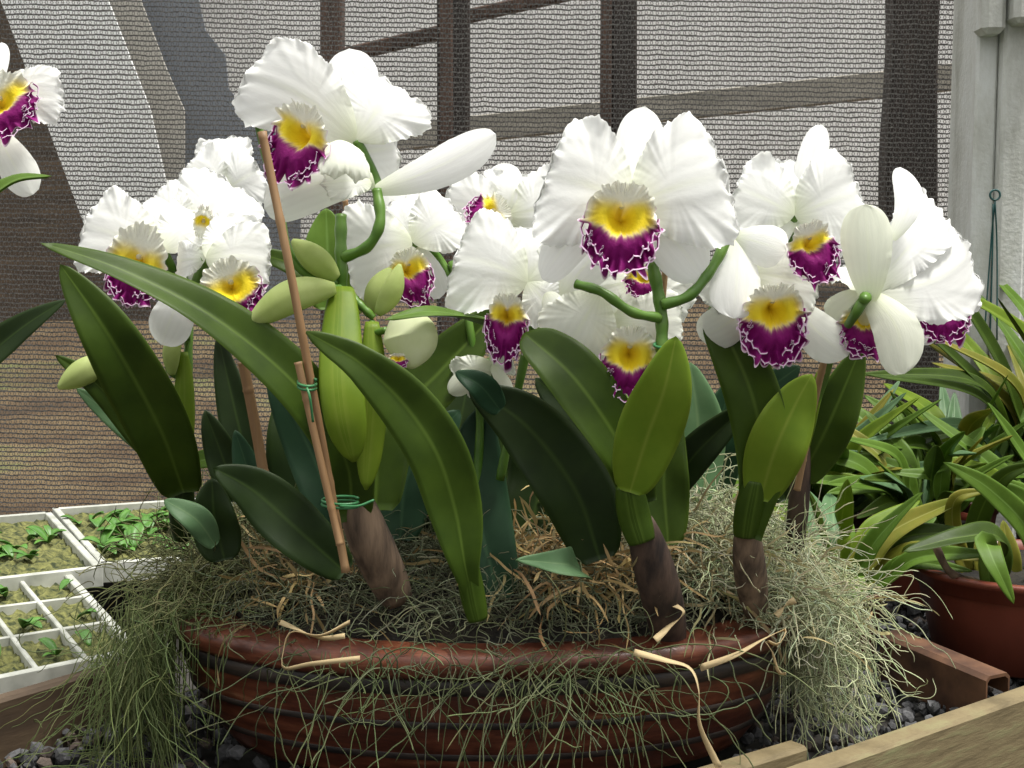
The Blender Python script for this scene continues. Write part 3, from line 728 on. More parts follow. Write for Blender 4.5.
def lipmesh(c, d, L, wf, nrm, seed, up=.42, hood=1.0, yel=.36, mag=1.0):
    rs_ = np.random.default_rng(seed)
    n = unit(nrm - d * np.dot(nrm, d)); s = np.cross(d, n)
    NR, NA = 50, 340
    r_ = (np.linspace(0, 1, NR) ** .85)[:, None]; th = np.linspace(-np.pi, np.pi, NA, endpoint=False)[None, :]
    low = .5 + .5 * np.cos(th); low = low ** .8
    lobes = 1 + .05 * np.cos(3 * th + .3) - .12 * np.exp(-(th / .12) ** 2)
    Rr = L * (up + (1 - up) * low) * lobes
    lo = 1 / (1 + np.exp(-(np.cos(th) + .15) * 7))          # 1 on the flared front lobe
    e = np.clip((r_ - .58) / .42, 0, 1) ** 1.4
    p1, p2, p3 = rs_.uniform(0, 6.28, 3)
    fr = np.zeros_like(th); tf = np.zeros_like(th); rf = np.zeros_like(th)
    for k_, am in ((5, .5), (9, .7), (14, .8), (23, .9), (31, .8)):
        q_ = rs_.uniform(0, 6.28, 3); fr = fr + am * np.sin(k_ * th + q_[0]); tf = tf + am * np.sin(k_ * th + q_[1]); rf = rf + am * np.sin(k_ * th + q_[2])
    nd = L * e * (.030 + .030 * lo) * fr
    tg = L * e ** 2 * (.006 + .026 * lo) * tf
    rad = Rr * r_ * (1 + e ** 1.5 * (.03 + .035 * lo) * rf)
    fun = -.42 * L * (1 - np.clip(r_ / .42, 0, 1)) ** 1.6
    flare = lo * L * (.10 * np.sin(np.clip((r_ - .25) / .5, 0, 1) * np.pi) - .20 * np.clip(r_ - .55, 0, 1) ** 1.4) + (1 - lo) * L * .30 * hood * r_ ** 1.3
    ct, st = np.cos(th), np.sin(th)
    V = (c + d * (rad * ct - tg * st)[..., None] + s * ((rad * st + tg * ct) * wf * (.80 + .20 * lo))[..., None] + n * (fun + flare + nd)[..., None])
    # colour: yellow throat, magenta front lobe with white edge, cream upper collar
    jit = .02 * np.sin(5 * th + p1) + .012 * np.sin(19 * th + p2) + .008 * np.sin(43 * th + p3)
    yd = r_ * np.cos(th); xd = r_ * np.sin(th)
    bd_ = yel * (.92 - .55 * np.abs(xd) ** 1.5) + jit
    sg = lambda q_: 1 / (1 + np.exp(-q_))
    front = MAG * (1 - .35 * np.clip((r_ - .6), 0, 1)[..., None]) + (MAG2 - MAG) * np.clip((r_ - .5) * 1.5, 0, 1)[..., None] * (.5 + .5 * np.sin(9 * th + 20 * r_))[..., None]
    back = (CREAM * .35 + WHITE * .65) * np.ones((NR, NA, 1))
    lo2 = (sg((yd - bd_) * 55) * mag)[..., None]
    C = front * lo2 + back * (1 - lo2)
    ym = (sg((bd_ - yd) * 55) * sg((yd + .26 + .04 * np.sin(3 * th + p1)) * 16) * sg((.86 - r_) * 18))[..., None]
    yv = YEL * (1 - .10 * np.clip(1 - r_ / .3, 0, 1)[..., None] * np.array([.3, 1, 0])) * np.ones((NR, NA, 1))
    C = C * (1 - ym) + yv * ym
    wh = ((lo > .5) * np.clip((r_ - .965) / .02, 0, 1))[..., None]; C = C * (1 - wh * .85) + np.array([.85, .68, .82]) * wh * .85
    UV = np.stack(np.broadcast_arrays(th / 6.28 + .5, r_), -1).reshape(-1, 2)
    mb = MB(); mb.add(V.reshape(-1, 3), gridfaces(NR, NA, True), UV, C.reshape(-1, 3))
    # crisped folds standing up from the lobe: narrow ruffles with pale margins
    def curl_line(a, ra, hgt):
        RL = L * (up + (1 - up) * (.5 + .5 * np.cos(a)) ** .8)
        nn_ = L * (.10 * np.sin(np.clip((ra - .25) / .5, 0, 1) * np.pi) - .20 * np.clip(ra - .55, 0, 1) ** 1.4)
        Pp = c + d * (RL * ra * np.cos(a))[:, None] + s * (RL * ra * np.sin(a) * wf)[:, None] + n * (nn_)[:, None]
        out_ = (d * np.cos(a)[:, None] + s * np.sin(a)[:, None])
        Q1 = Pp + n * (hgt * .75 * L) + out_ * (hgt * .3 * L); Q2 = Pp + n * (hgt * L) + out_ * (hgt * .5 * L); Q3 = Q2 - n * (.004 * L) + out_ * (L * .017)
        m_ = len(a); V2 = np.stack([Pp, Q1, Q2, Q3], 1)
        CC = np.stack([np.tile(MAG, (m_, 1)), np.tile(MAG2, (m_, 1)), np.tile((.86, .66, .84), (m_, 1)), np.tile((.86, .66, .84), (m_, 1))], 1)
        mb.add(V2.reshape(-1, 3), gridfaces(m_, 4), None, CC.reshape(-1, 3))
    if mag > 0:
        for (a0, a1, r0, am, hh) in ((-1.5, 1.5, .93, .055, .050), (-1.2, -.2, .76, .06, .06), (.25, 1.15, .80, .06, .06)):
            m_ = int(150 * (a1 - a0)); q = np.linspace(a0, a1, m_)
            ph = 2 * np.pi * 3.6 * q + 1.6 * np.sin(q * 5.3 + rs_.uniform(0, 6)) + .8 * np.sin(q * 11 + rs_.uniform(0, 6))
            am_ = am * (.75 + .35 * np.sin(q * 8 + rs_.uniform(0, 6)))
            curl_line(np.clip(q + am_ * .9 * np.sin(2 * ph), -1.6, 1.6), r0 + am_ * np.sin(ph) + .03 * np.sin(q * 4 + rs_.uniform(0, 6)), hh)
    for j in range(int(3 * mag)):
        a0 = rs_.uniform(-1.2, 1.2); r0 = rs_.uniform(.55, .90) ** .8
        m_ = 46; q = np.linspace(0, 1, m_)
        hd = rs_.uniform(0, 6.28) + 1.9 * np.sin(2 * np.pi * rs_.uniform(1.3, 2.6) * q + rs_.uniform(0, 6)) + .8 * np.sin(2 * np.pi * rs_.uniform(3, 5) * q)
        st_ = rs_.uniform(.7, 1.2) / m_
        X2 = np.cumsum(np.cos(hd)) * st_ * .55; Y2 = np.cumsum(np.sin(hd)) * st_ * .55
        X2 += r0 * math.sin(a0) - X2.mean(); Y2 += r0 * math.cos(a0) - Y2.mean()
        aa = np.clip(np.arctan2(X2, Y2), -1.45, 1.45); ra = np.clip(np.hypot(X2, Y2), .48, .99)
        RL = L * (up + (1 - up) * (.5 + .5 * np.cos(aa)) ** .8)
        nn_ = L * (.10 * np.sin(np.clip((ra - .25) / .5, 0, 1) * np.pi) - .20 * np.clip(ra - .55, 0, 1) ** 1.4)
        Pp = c + d * (RL * ra * np.cos(aa))[:, None] + s * (RL * ra * np.sin(aa) * wf)[:, None] + n * (nn_ + .025 * L)[:, None]
        h = L * (.075 * np.sin(np.pi * q) ** .5 + .01)
        Q1 = Pp + n * (h * .80)[:, None]; Q2 = Pp + n * h[:, None] + d * (L * .008); Q3 = Q2 - d * (L * .018)
        V2 = np.stack([Pp, Q1, Q2, Q3], 1)
        CC = np.stack([np.tile(MAG, (m_, 1)), np.tile(MAG2, (m_, 1)), np.tile((.86, .66, .84), (m_, 1)), np.tile((.86, .66, .84), (m_, 1))], 1)
        mb.add(V2.reshape(-1, 3), gridfaces(m_, 4), None, CC.reshape(-1, 3))
    return mb
SEED = [100]
def flower(parent, cpx, Y, pieces, lip=None, nrm=(0, -1, .15), label=None, back=None, stalk=None, tint=0.0, name='flower'):
    """pieces: (kind, tip_px, width_px, depth_offset_of_tip[, opts]); lip: (throat_px, end_px, width_factor, opts)"""
    SEED[0] += 17
    c = W(*cpx, Y); nrm = unit(nrm)
    mb = MB()
    # ovary and column: the middle of the bloom
    bk = c + np.array([0, .03, -.012]) if stalk is None else W(*stalk[-1])
    path = [bk, (bk + c) / 2 + np.array([0, .006, .0]), c - nrm * .004]
    if stalk is not None: path = [W(*p) for p in stalk] + [c + (np.array([0, .006, 0]) if lip is None or lip[3].get('Y', -.02) < 0 else -nrm * .003)]
    P = spline(path, 24); rad = np.linspace(PX(9, Y) / 2, PX(12, Y) / 2, 24); tube(mb, P, rad, 10)
    fl = mb.build(name, M['stem'], parent)
    if label: fl['label'] = label
    if lip is not None:
        thr, end, wf, lo = lip; yo = lo.get('Y', -.022)
        lc = W(*thr, Y + yo); le = W(*end, Y + yo - lo.get('fwd', .006)); d = le - lc; L = np.linalg.norm(d); d /= L
        cm = MB(); Pc = spline([lc + np.array([0, .018, L * .16]), lc + np.array([0, .010, L * .14]), lc - unit(nrm) * .002 + np.array([0, 0, L * .12])], 14)
        tube(cm, Pc, np.linspace(PX(10, Y), PX(5, Y), 14) / 1.9, 12, C=np.tile(np.array((.90, .88, .70)), (14, 1))); cm.build('column', M['petal'], fl)
        ln = lo.get('n', (nrm + np.array([0, 0, .25])))
        lm = lipmesh(lc, d, L, wf, unit(ln), SEED[0] + 5, lo.get('up', .42), lo.get('hood', 1.0), lo.get('yel', .36), lo.get('mag', 1.0))
        lob = lm.build('lip', M['lip'], fl); lob['label'] = 'frilly magenta lip with yellow throat'
    for i, p in enumerate(pieces):
        kind, tip, wpx, dy = p[:4]; op = p[4] if len(p) > 4 else {}
        broad = kind == 'petal'
        b0 = c + (np.array([0, .002, 0]) if broad else np.array([0, .006, 0]))
        if 'from' in op: b0 = W(*op['from'], Y + op.get('fy', 0))
        tp = W(*tip, Y + dy); nn = unit(op.get('n', nrm))
        V, C, UV, a_, b_ = petalmesh(b0, tp, PX(wpx, Y) / 2, broad, nn, op.get('bulge', .10 if broad else .06), op.get('ruf', .34 if broad else .10), SEED[0] + i * 3 + 1,
                                     op.get('cup', -.10 if broad else -.25), op.get('curl', -.10), op.get('tint', tint), side=op.get('side', 0))
        pm = MB(); pm.add(V.reshape(-1, 3), gridfaces(a_, b_), UV, C.reshape(-1, 3)); ob = pm.build('petal' if broad else 'sepal', M['petal'], fl)
    return fl
def plant(px, py, z, label, group=None):
    g = ground(px, py, z); return empty('orchid_plant', g, label, 'orchid', group)

# ---------------------------------------------------------------- A: left plant
A = plant(185, 520, .13, 'orchid at the far left of the bowl with long upright dark leaves')
leaf(A, [(184, 492, 1.17), (160, 428, 1.14), (112, 340, 1.12), (60, 264, 1.12)], 66, 'leaf', fold=.28, tip=.8, base=.5)
leaf(A, [(180, 480, 1.19), (140, 432, 1.18), (98, 385, 1.18), (55, 355, 1.18)], 32, 'leaf', fold=.3, nrm=(-.5, -1, .5))
leaf(A, [(170, 465, 1.23), (128, 428, 1.23), (76, 388, 1.23)], 26, 'leaf_grey', fold=.3)
leaf(A, [(182, 470, 1.20), (210, 460, 1.20), (245, 470, 1.20), (262, 486, 1.19)], 24, 'leaf_bright', fold=.3, nrm=(0, -1, 1))
leaf(A, [(215, 545, 1.09), (196, 520, 1.08), (164, 500, 1.08)], 30, 'leaf_grey', fold=.25, nrm=(0, -1, .8), tip=.9)
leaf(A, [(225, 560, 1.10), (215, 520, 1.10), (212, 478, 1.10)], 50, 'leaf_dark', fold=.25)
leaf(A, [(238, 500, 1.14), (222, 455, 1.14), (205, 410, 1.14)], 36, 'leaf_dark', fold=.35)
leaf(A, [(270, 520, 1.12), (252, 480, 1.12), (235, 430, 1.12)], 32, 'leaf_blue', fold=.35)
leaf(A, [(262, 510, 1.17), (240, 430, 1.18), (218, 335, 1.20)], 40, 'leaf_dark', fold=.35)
bulb(A, [(182, 540, 1.19), (182, 505, 1.18), (184, 475, 1.17)], 26, 'leaf_dark')
bulb(A, [(180, 480, 1.20), (184, 420, 1.21), (184, 352, 1.22)], 22, 'leaf_lime', name='flower_sheath')
stem(A, [(185, 420, 1.22), (188, 370, 1.22), (188, 320, 1.23), (182, 262, 1.25)], 9)
stem(A, [(186, 380, 1.22), (170, 372, 1.22), (166, 350, 1.22), (172, 328, 1.22)], 6, name='bud_stalk')
bud(A, [(172, 375, 1.21), (172, 350, 1.21), (180, 325, 1.21)], 18)
stem(A, [(182, 400, 1.22), (150, 366, 1.21), (110, 362, 1.2)], 7, name='bud_stalk')
bud(A, [(114, 360, 1.19), (84, 372, 1.18), (58, 388, 1.17)], 28)
flower(A, (192, 232, ), 1.24, [
    ('petal', (146, 198), 76, .02), ('petal', (236, 178), 104, .03), ('sepal', (160, 186), 26, .02), ('petal', (262, 250), 70, .01),
    ('sepal', (196, 300), 30, .01)], label='bloom turned away, only its petals show', stalk=[(188, 320, 1.25), (185, 280, 1.27)],
    lip=((203, 222), (205, 206), .6, {'mag': 0.0, 'up': .9, 'yel': .5, 'n': (.2, -1, .5)}))
flower(A, (225, 190), 1.32, [
    ('petal', (186, 160), 70, .0), ('petal', (262, 168), 72, .0), ('petal', (222, 132), 66, .02), ('sepal', (240, 215), 44, .0)], label='ruffled back bloom', stalk=[(190, 320, 1.3), (205, 240, 1.36)])
flower(A, (160, 250), 1.22, [
    ('petal', (76, 222), 104, .02, {'n': (-.1, -1, .3)}), ('petal', (205, 210), 70, .03), ('sepal', (150, 196), 34, .02), ('sepal', (138, 292), 30, .01)],
    lip=((138, 262), (124, 304), .8, {'up': .9, 'yel': .28, 'hood': .9}), stalk=[(186, 330, 1.25), (178, 285, 1.26)])
flower(A, (205, 258), 1.18, [
    ('petal', (275, 262), 84, .01, {'side': -.05}), ('petal', (246, 226), 62, .03), ('petal', (172, 262), 46, .03), ('sepal', (160, 345), 46, .0, {'bulge': .12, 'from': (190, 282)}), ('sepal', (262, 300), 26, .03)],
    lip=((230, 286), (244, 318), 1.05, {'up': .75, 'yel': .60}), stalk=[(186, 340, 1.22), (190, 300, 1.23)])
# ---------------------------------------------------------------- B: tallest bloom
B = plant(368, 570, .14, 'orchid with the tallest white bloom, pale buds and one very long arching leaf')
leaf(B, [(352, 520, 1.06), (345, 460, 1.05), (298, 388, 1.04), (215, 319, 1.03), (125, 272, 1.02), (40, 243, 1.02)], 58, 'leaf', fold=.32, tip=.62, base=.6, nrm=(.1, -.8, .75))
leaf(B, [(345, 572, 1.04), (300, 532, 1.03), (255, 492, 1.03), (213, 468, 1.02)], 60, 'leaf_dark', fold=.28, nrm=(0, -1, .5), tip=.9)
leaf(B, [(340, 530, 1.12), (310, 450, 1.14), (268, 370, 1.15)], 52, 'leaf_blue', fold=.3)
leaf(B, [(330, 310, 1.26), (328, 260, 1.27), (326, 208, 1.28)], 52, 'leaf_bright', fold=.2)
leaf(B, [(320, 285, 1.20), (285, 262, 1.2), (246, 252, 1.2)], 22, 'leaf', fold=.3)
leaf(B, [(375, 510, 1.10), (385, 430, 1.12), (440, 372, 1.14), (508, 300, 1.16)], 72, 'leaf', fold=.25, tip=.7, base=.5)
bulb(B, [(354, 462, 1.015), (342, 390, 1.02), (342, 288, 1.07)], 46, 'leaf_lime', name='flower_sheath', squash=.3, pw=.5)
bulb(B, [(366, 490, 1.03), (373, 400, 1.04), (372, 322, 1.06)], 30, 'leaf_lime', name='flower_sheath', squash=.35)
bulb(B, [(398, 600, 1.09), (370, 540, 1.07), (350, 486, 1.065)], 44, 'sheath', squash=.8, label='dry brown pseudobulb', pw=.4)
stem(B, [(342, 300, 1.09), (341, 262, 1.09), (341, 215, 1.10)], 12)
stem(B, [(343, 258, 1.09), (368, 246, 1.08), (380, 222, 1.08), (377, 190, 1.09)], 11, label='curved stalk of the tallest bloom')
stem(B, [(340, 284, 1.09), (306, 274, 1.08), (287, 248, 1.08), (280, 210, 1.09), (262, 140, 1.12), (258, 122, 1.12)], 9, name='bud_stalk')
bud(B, [(337, 278, 1.08), (316, 260, 1.075), (292, 240, 1.07)], 28)
stem(B, [(340, 288, 1.08), (332, 288, 1.07), (315, 290, 1.06)], 7, name='bud_stalk')
bud(B, [(335, 288, 1.06), (292, 296, 1.05), (246, 326, 1.04)], 34)
stem(B, [(346, 290, 1.08), (360, 305, 1.07), (374, 318, 1.07)], 8, name='bud_stalk')
bud(B, [(370, 312, 1.09), (380, 290, 1.09), (390, 268, 1.09)], 28)
bud(B, [(378, 314, 1.075), (392, 292, 1.07), (400, 264, 1.07)], 22)
bud(B, [(372, 300, 1.14), (355, 302, 1.14), (340, 318, 1.14)], 26)
stem(B, [(372, 322, 1.07), (374, 332, 1.06), (386, 330, 1.05)], 7, name='bud_stalk')
ob = bud(B, [(402, 312, 1.05), (410, 338, 1.05), (412, 368, 1.04)], 56, 'budwhite', label='fat cream bud just opening with a magenta tip')
mb = lipmesh(W(398, 358, 1.035), unit(W(397, 374, 1.03) - W(398, 358, 1.035)), PX(12, 1.04), 1.1, unit((0, -1, 0)), 9, .3); mb.build('lip', M['lip'], ob)
flower(B, (355, 140), 1.09, [
    ('sepal', (348, 44), 56, .03, {'bulge': .03}),
    ('petal', (236, 70), 108, .0, {'side': .08, 'n': (-.2, -1, .1)}), ('petal', (398, 78), 112, .02, {'side': .03}), ('petal', (404, 146), 100, .03, {'n': (.2, -1, -.1), 'from': (340, 155)}),
    ('sepal', (496, 134), 44, -.01, {'from': (376, 190), 'side': .06, 'curl': -.02, 'n': (.1, -1, .35), 'ruf': .05}),
    ('sepal', (266, 208), 56, -.03, {'from': (374, 180), 'side': .10, 'tint': .12, 'n': (0, -1, -.1)}),
    ('sepal', (238, 106), 24, .03, {'from': (285, 125)}),
    ('petal', (322, 182), 40, -.04, {'from': (372, 182), 'tint': .05, 'ruf': .5})],
    lip=((303, 132), (279, 184), .82, {'Y': -.045, 'up': .42, 'n': (-.45, -1, .1), 'yel': .32}), stalk=[(377, 196, 1.09), (376, 180, 1.10)])
ob = petalmesh(W(340, 140, 1.07), W(345, 182, 1.03), PX(58, 1.05) / 2, True, unit((.3, -1, 0)), .25, .3, 77, -.5, 0, .3)
pm = MB(); pm.add(ob[0].reshape(-1, 3), gridfaces(ob[3], ob[4]), ob[2], ob[1].reshape(-1, 3)); pm.build('side_lobe', M['petal'], [o for o in B.children if o.name.startswith('flower') and any(c.name.startswith('lip') for c in o.children)][-1])
# ---------------------------------------------------------------- C: front centre-left
Cc = plant(470, 612, .125, 'orchid rooted near the front rim with one tall dark curving leaf')
leaf(Cc, [(474, 606, 1.00), (465, 566, .99), (455, 510, .99), (436, 452, .985), (402, 402, .985), (360, 363, .98), (330, 345, .98), (306, 332, .98)], 68, 'leaf', fold=.25, prof=[18, 22, 44, 58, 62, 62, 60, 54, 40, 26, 15], nrm=(.2, -1, .05))
leaf(Cc, [(560, 372, 1.20), (500, 332, 1.12), (440, 313, 1.04), (384, 320, 1.02)], 34, 'leaf_bright', fold=.35, nrm=(0, -.7, 1))
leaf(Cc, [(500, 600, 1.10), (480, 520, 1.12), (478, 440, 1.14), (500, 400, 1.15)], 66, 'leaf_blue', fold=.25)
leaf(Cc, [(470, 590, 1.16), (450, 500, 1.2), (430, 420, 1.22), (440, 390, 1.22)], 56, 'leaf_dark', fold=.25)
leaf(Cc, [(500, 410, 1.07), (480, 386, 1.06), (455, 372, 1.06)], 30, 'leaf_blue', fold=.3)
bulb(Cc, [(478, 620, 1.00), (472, 592, .998), (466, 556, .995)], 26, 'leaf', pw=.3)
stem(Cc, [(470, 560, 1.12), (480, 420, 1.14), (470, 330, 1.15), (452, 262, 1.17)], 9)
stem(Cc, [(500, 480, 1.12), (520, 380, 1.12), (535, 310, 1.12), (540, 270, 1.12)], 9)
flower(Cc, (412, 242), 1.13, [
    ('petal', (340, 254), 112, .0, {'n': (-.2, -1, .1)}), ('sepal', (396, 176), 44, .03), ('petal', (462, 208), 84, .02), ('sepal', (440, 300), 34, .02), ('petal', (382, 204), 62, .02)],
    lip=((408, 268), (420, 306), .74, {'up': .42, 'n': (.3, -1, .1), 'yel': .26}), stalk=[(452, 280, 1.17), (435, 255, 1.17)])
flower(Cc, (508, 215), 1.20, [
    ('petal', (440, 200), 84, .0), ('petal', (574, 204), 100, .0), ('sepal', (503, 162), 36, .01), ('petal', (520, 170), 80, .01), ('sepal', (548, 175), 36, .03)],
    lip=((494, 214), (466, 224), 1.0, {'up': .5, 'yel': .3}), stalk=[(530, 290, 1.18), (520, 250, 1.22)])
flower(Cc, (528, 282), 1.08, [
    ('petal', (450, 256), 124, .0, {'n': (-.1, -1, .2), 'side': .05}), ('petal', (580, 276), 104, .01), ('petal', (522, 222), 92, .02),
    ('sepal', (622, 232), 54, .0, {'from': (560, 300), 'side': -.05}), ('sepal', (572, 338), 34, -.01, {'from': (545, 290)}), ('petal', (558, 318), 60, .0)],
    lip=((507, 314), (503, 364), .56, {'up': .36, 'yel': .20}), stalk=[(535, 330, 1.12), (538, 298, 1.11)])
flower(Cc, (490, 362), 1.13, [
    ('petal', (456, 385), 52, .0, {'tint': .25}), ('sepal', (450, 392), 24, -.01, {'tint': .45}), ('sepal', (510, 392), 14, -.02, {'tint': .4}), ('petal', (510, 352), 50, .0, {'tint': .2})],
    lip=((478, 382), (476, 396), .8, {'up': .4}), label='greenish white bloom half hidden under the leaves', stalk=[(500, 420, 1.16), (498, 390, 1.16)])
# ---------------------------------------------------------------- D: centre
D = plant(652, 580, .135, 'centre orchid with the largest front facing bloom and a yellow green leaf')
leaf(D, [(640, 505, 1.04), (622, 450, 1.03), (575, 380, 1.03), (524, 334, 1.05)], 66, 'leaf', fold=.30, prof=[34, 44, 58, 66, 68, 66, 60, 50, 36], nrm=(.1, -.9, .6))
leaf(D, [(630, 492, 1.02), (646, 440, 1.01), (664, 390, 1.0), (676, 336, 1.0)], 66, 'leaf_lime', fold=.18, tip=.85, base=.3, label='yellow green leaf', nrm=(0, -1, .2))
leaf(D, [(600, 560, 1.08), (575, 490, 1.08), (525, 425, 1.08), (468, 388, 1.08)], 78, 'leaf_dark', fold=.2, tip=.8, base=.4)
leaf(D, [(620, 510, 1.12), (600, 440, 1.13), (535, 378, 1.13)], 62, 'leaf_dark', fold=.25)
leaf(D, [(684, 520, 1.22), (698, 440, 1.24), (690, 362, 1.25)], 56, 'leaf_grey', fold=.2, tip=.85)
leaf(D, [(664, 500, 1.14), (695, 455, 1.13), (750, 402, 1.12)], 40, 'leaf_dark', fold=.35, nrm=(-.3, -1, .1))
leaf(D, [(668, 545, 1.11), (664, 470, 1.12), (676, 410, 1.13)], 52, 'leaf', fold=.3)
leaf(D, [(582, 574, 1.06), (568, 566, 1.03), (546, 563, 1.02), (516, 560, 1.01)], 40, 'leaf_grey', fold=.45, prof=[14, 46, 42, 30, 16, 5], nrm=(0, -.8, .6))
bulb(D, [(642, 542, 1.03), (634, 515, 1.03), (628, 484, 1.025)], 34, 'leaf', pw=.25, name='leaf_base')
bulb(D, [(672, 646, 1.09), (660, 590, 1.06), (640, 520, 1.035)], 42, 'sheathdark', squash=.8, label='dark brown pseudobulb', pw=.4)
stem(D, [(662, 352, 1.03), (661, 310, 1.035), (652, 262, 1.04)], 13)
stem(D, [(660, 318, 1.03), (632, 312, 1.02), (602, 292, 1.02), (576, 284, 1.03)], 10, label='curved stalk reaching left')
stem(D, [(662, 305, 1.03), (690, 295, 1.03), (712, 268, 1.04), (728, 238, 1.05)], 11)
mb = MB(); P = [W(665 + 11 * math.cos(a), 345 + 3 * math.sin(a), 1.025 - .010 * math.sin(a)) for a in np.linspace(0, 6.28, 20)]; tube(mb, P, .0012, 6); mb.build('tie', M['tie'], D)
flower(D, (632, 205), 1.03, [
    ('sepal', (645, 106), 50, .04, {'bulge': .0, 'curl': .0}),
    ('petal', (540, 172), 156, .0, {'side': .03, 'n': (-.1, -1, .2)}), ('petal', (733, 172), 158, .0, {'side': -.02, 'n': (.1, -1, .2)}),
    ('sepal', (542, 278), 44, .0, {'side': .10}), ('sepal', (704, 276), 58, .0, {'side': -.04})],
    lip=((622, 214), (618, 276), .80, {'up': .42, 'yel': .42, 'n': (0, -1, .35), 'fwd': .012}), stalk=[(652, 268, 1.05), (648, 235, 1.06)], label='largest bloom, facing the front')
flower(D, (632, 282), 1.12, [
    ('petal', (590, 290), 60, .0, {'tint': .15}), ('petal', (600, 318), 60, .0, {'tint': .15}), ('petal', (690, 320), 70, .0, {'tint': .1}), ('sepal', (640, 330), 40, .0)],
    lip=((644, 276), (644, 300), 1.0, {'up': .5, 'yel': .3}), stalk=[(655, 340, 1.12), (648, 310, 1.13)])
flower(D, (612, 320), 1.06, [
    ('petal', (566, 352), 96, .0, {'tint': .2, 'from': (600, 292)}), ('petal', (690, 318), 66, .02, {'tint': .15}), ('sepal', (600, 392), 58, .0, {'tint': .2}), ('sepal', (598, 296), 34, .01, {'tint': .15})],
    lip=((630, 352), (626, 402), .72, {'up': .5, 'yel': .42}), label='lower greenish white bloom seen from the side', stalk=[(640, 345, 1.09), (625, 325, 1.09)])
# ---------------------------------------------------------------- E: right
E = plant(745, 575, .145, 'orchid at the right of the bowl with a drooping bloom and yellow green leaf')
leaf(E, [(748, 536, 1.07), (762, 470, 1.06), (752, 395, 1.06), (712, 305, 1.07)], 62, 'leaf', fold=.32, prof=[30, 36, 46, 54, 58, 58, 54, 46, 34], nrm=(-.2, -1, .3))
leaf(E, [(760, 500, 1.06), (775, 450, 1.05), (795, 405, 1.05), (812, 374, 1.05)], 60, 'leaf_lime', fold=.18, tip=.85, base=.35, label='yellow green leaf')
leaf(E, [(745, 410, 1.15), (770, 388, 1.14), (800, 366, 1.14)], 34, 'leaf_blue', fold=.2)
bulb(E, [(746, 536, 1.07), (750, 510, 1.065), (756, 480, 1.06)], 32, 'leaf', pw=.25, name='leaf_base')
bulb(E, [(756, 612, 1.12), (749, 562, 1.09), (746, 522, 1.075)], 34, 'sheath', pw=.4)
stem(E, [(758, 480, 1.08), (768, 420, 1.09), (760, 350, 1.10), (735, 262, 1.10)], 9)
flower(E, (748, 272), 1.06, [
    ('petal', (712, 312), 84, .0, {'tint': .06}), ('petal', (826, 286), 92, .0, {'tint': .12}), ('sepal', (735, 315), 52, -.03, {'from': (738, 238)}),
    ('sepal', (700, 338), 44, .0, {'from': (756, 300), 'tint': .14, 'side': -.05}), ('sepal', (850, 356), 46, .0, {'from': (790, 300), 'tint': .16, 'side': .06}),
    ('sepal', (785, 250), 44, -.02, {'from': (735, 236)})],
    lip=((773, 308), (776, 368), .74, {'up': .40, 'yel': .36, 'n': (0, -1, .15), 'fwd': 0.0}), stalk=[(736, 250, 1.09), (738, 246, 1.08)], label='drooping bloom with a broad magenta lip')
flower(E, (795, 215), 1.12, [
    ('petal', (732, 184), 96, .0), ('petal', (866, 188), 112, .0), ('sepal', (824, 122), 30, .02), ('petal', (780, 156), 90, .02), ('sepal', (850, 250), 56, .02), ('sepal', (742, 250), 50, .0)],
    lip=((810, 242), (824, 284), .76, {'up': .40, 'yel': .22, 'Y': -.085}), stalk=[(770, 300, 1.13), (785, 250, 1.15)])
# ---------------------------------------------------------------- G: behind, right
G = plant(803, 500, .15, 'orchid at the right rear of the bowl whose greenish bloom is seen from behind')
leaf(G, [(800, 480, 1.19), (828, 425, 1.18), (862, 345, 1.18)], 52, 'leaf', fold=.3)
leaf(G, [(795, 470, 1.17), (806, 420, 1.16), (826, 358, 1.16)], 22, 'leaf_lime', fold=.6)
leaf(G, [(785, 500, 1.22), (768, 450, 1.22), (772, 395, 1.22)], 50, 'leaf_dark', fold=.3)
bulb(G, [(792, 575, 1.21), (799, 500, 1.19), (804, 436, 1.18)], 22, 'sheathdark', label='dark withered stem base')
stem(G, [(806, 440, 1.17), (822, 380, 1.15), (840, 335, 1.10), (866, 297, 1.04)], 11)
flower(G, (868, 292), 1.05, [
    ('petal', (984, 241), 116, .05, {'n': (.2, -1, .3), 'side': .10, 'bulge': .02}), ('petal', (948, 196), 78, .06, {'n': (.3, -1, .3)}),
    ('sepal', (866, 205), 52, -.01, {'tint': .42, 'from': (870, 302)}), ('sepal', (902, 164), 30, .02, {'side': .14, 'from': (892, 240)}),
    ('sepal', (905, 372), 50, -.02, {'tint': .40, 'side': -.12}), ('sepal', (834, 330), 50, .03, {'tint': .38}), ('petal', (852, 262), 90, .08, {})],
    lip=((866, 318), (868, 358), 1.0, {'Y': .015, 'up': .3, 'yel': .30, 'n': (0, -1, -.1)}), nrm=(-.1, -1, .1), label='pale green white bloom seen from behind', stalk=[(848, 325, 1.06), (858, 310, 1.045)])
flower(G, (925, 318), 1.24, [
    ('petal', (975, 280), 60, .0), ('petal', (905, 330), 50, .0), ('sepal', (928, 345), 22, .0)],
    lip=((944, 306), (944, 344), .95, {'up': .3, 'yel': .12}), stalk=[(860, 350, 1.26), (900, 340, 1.27)])
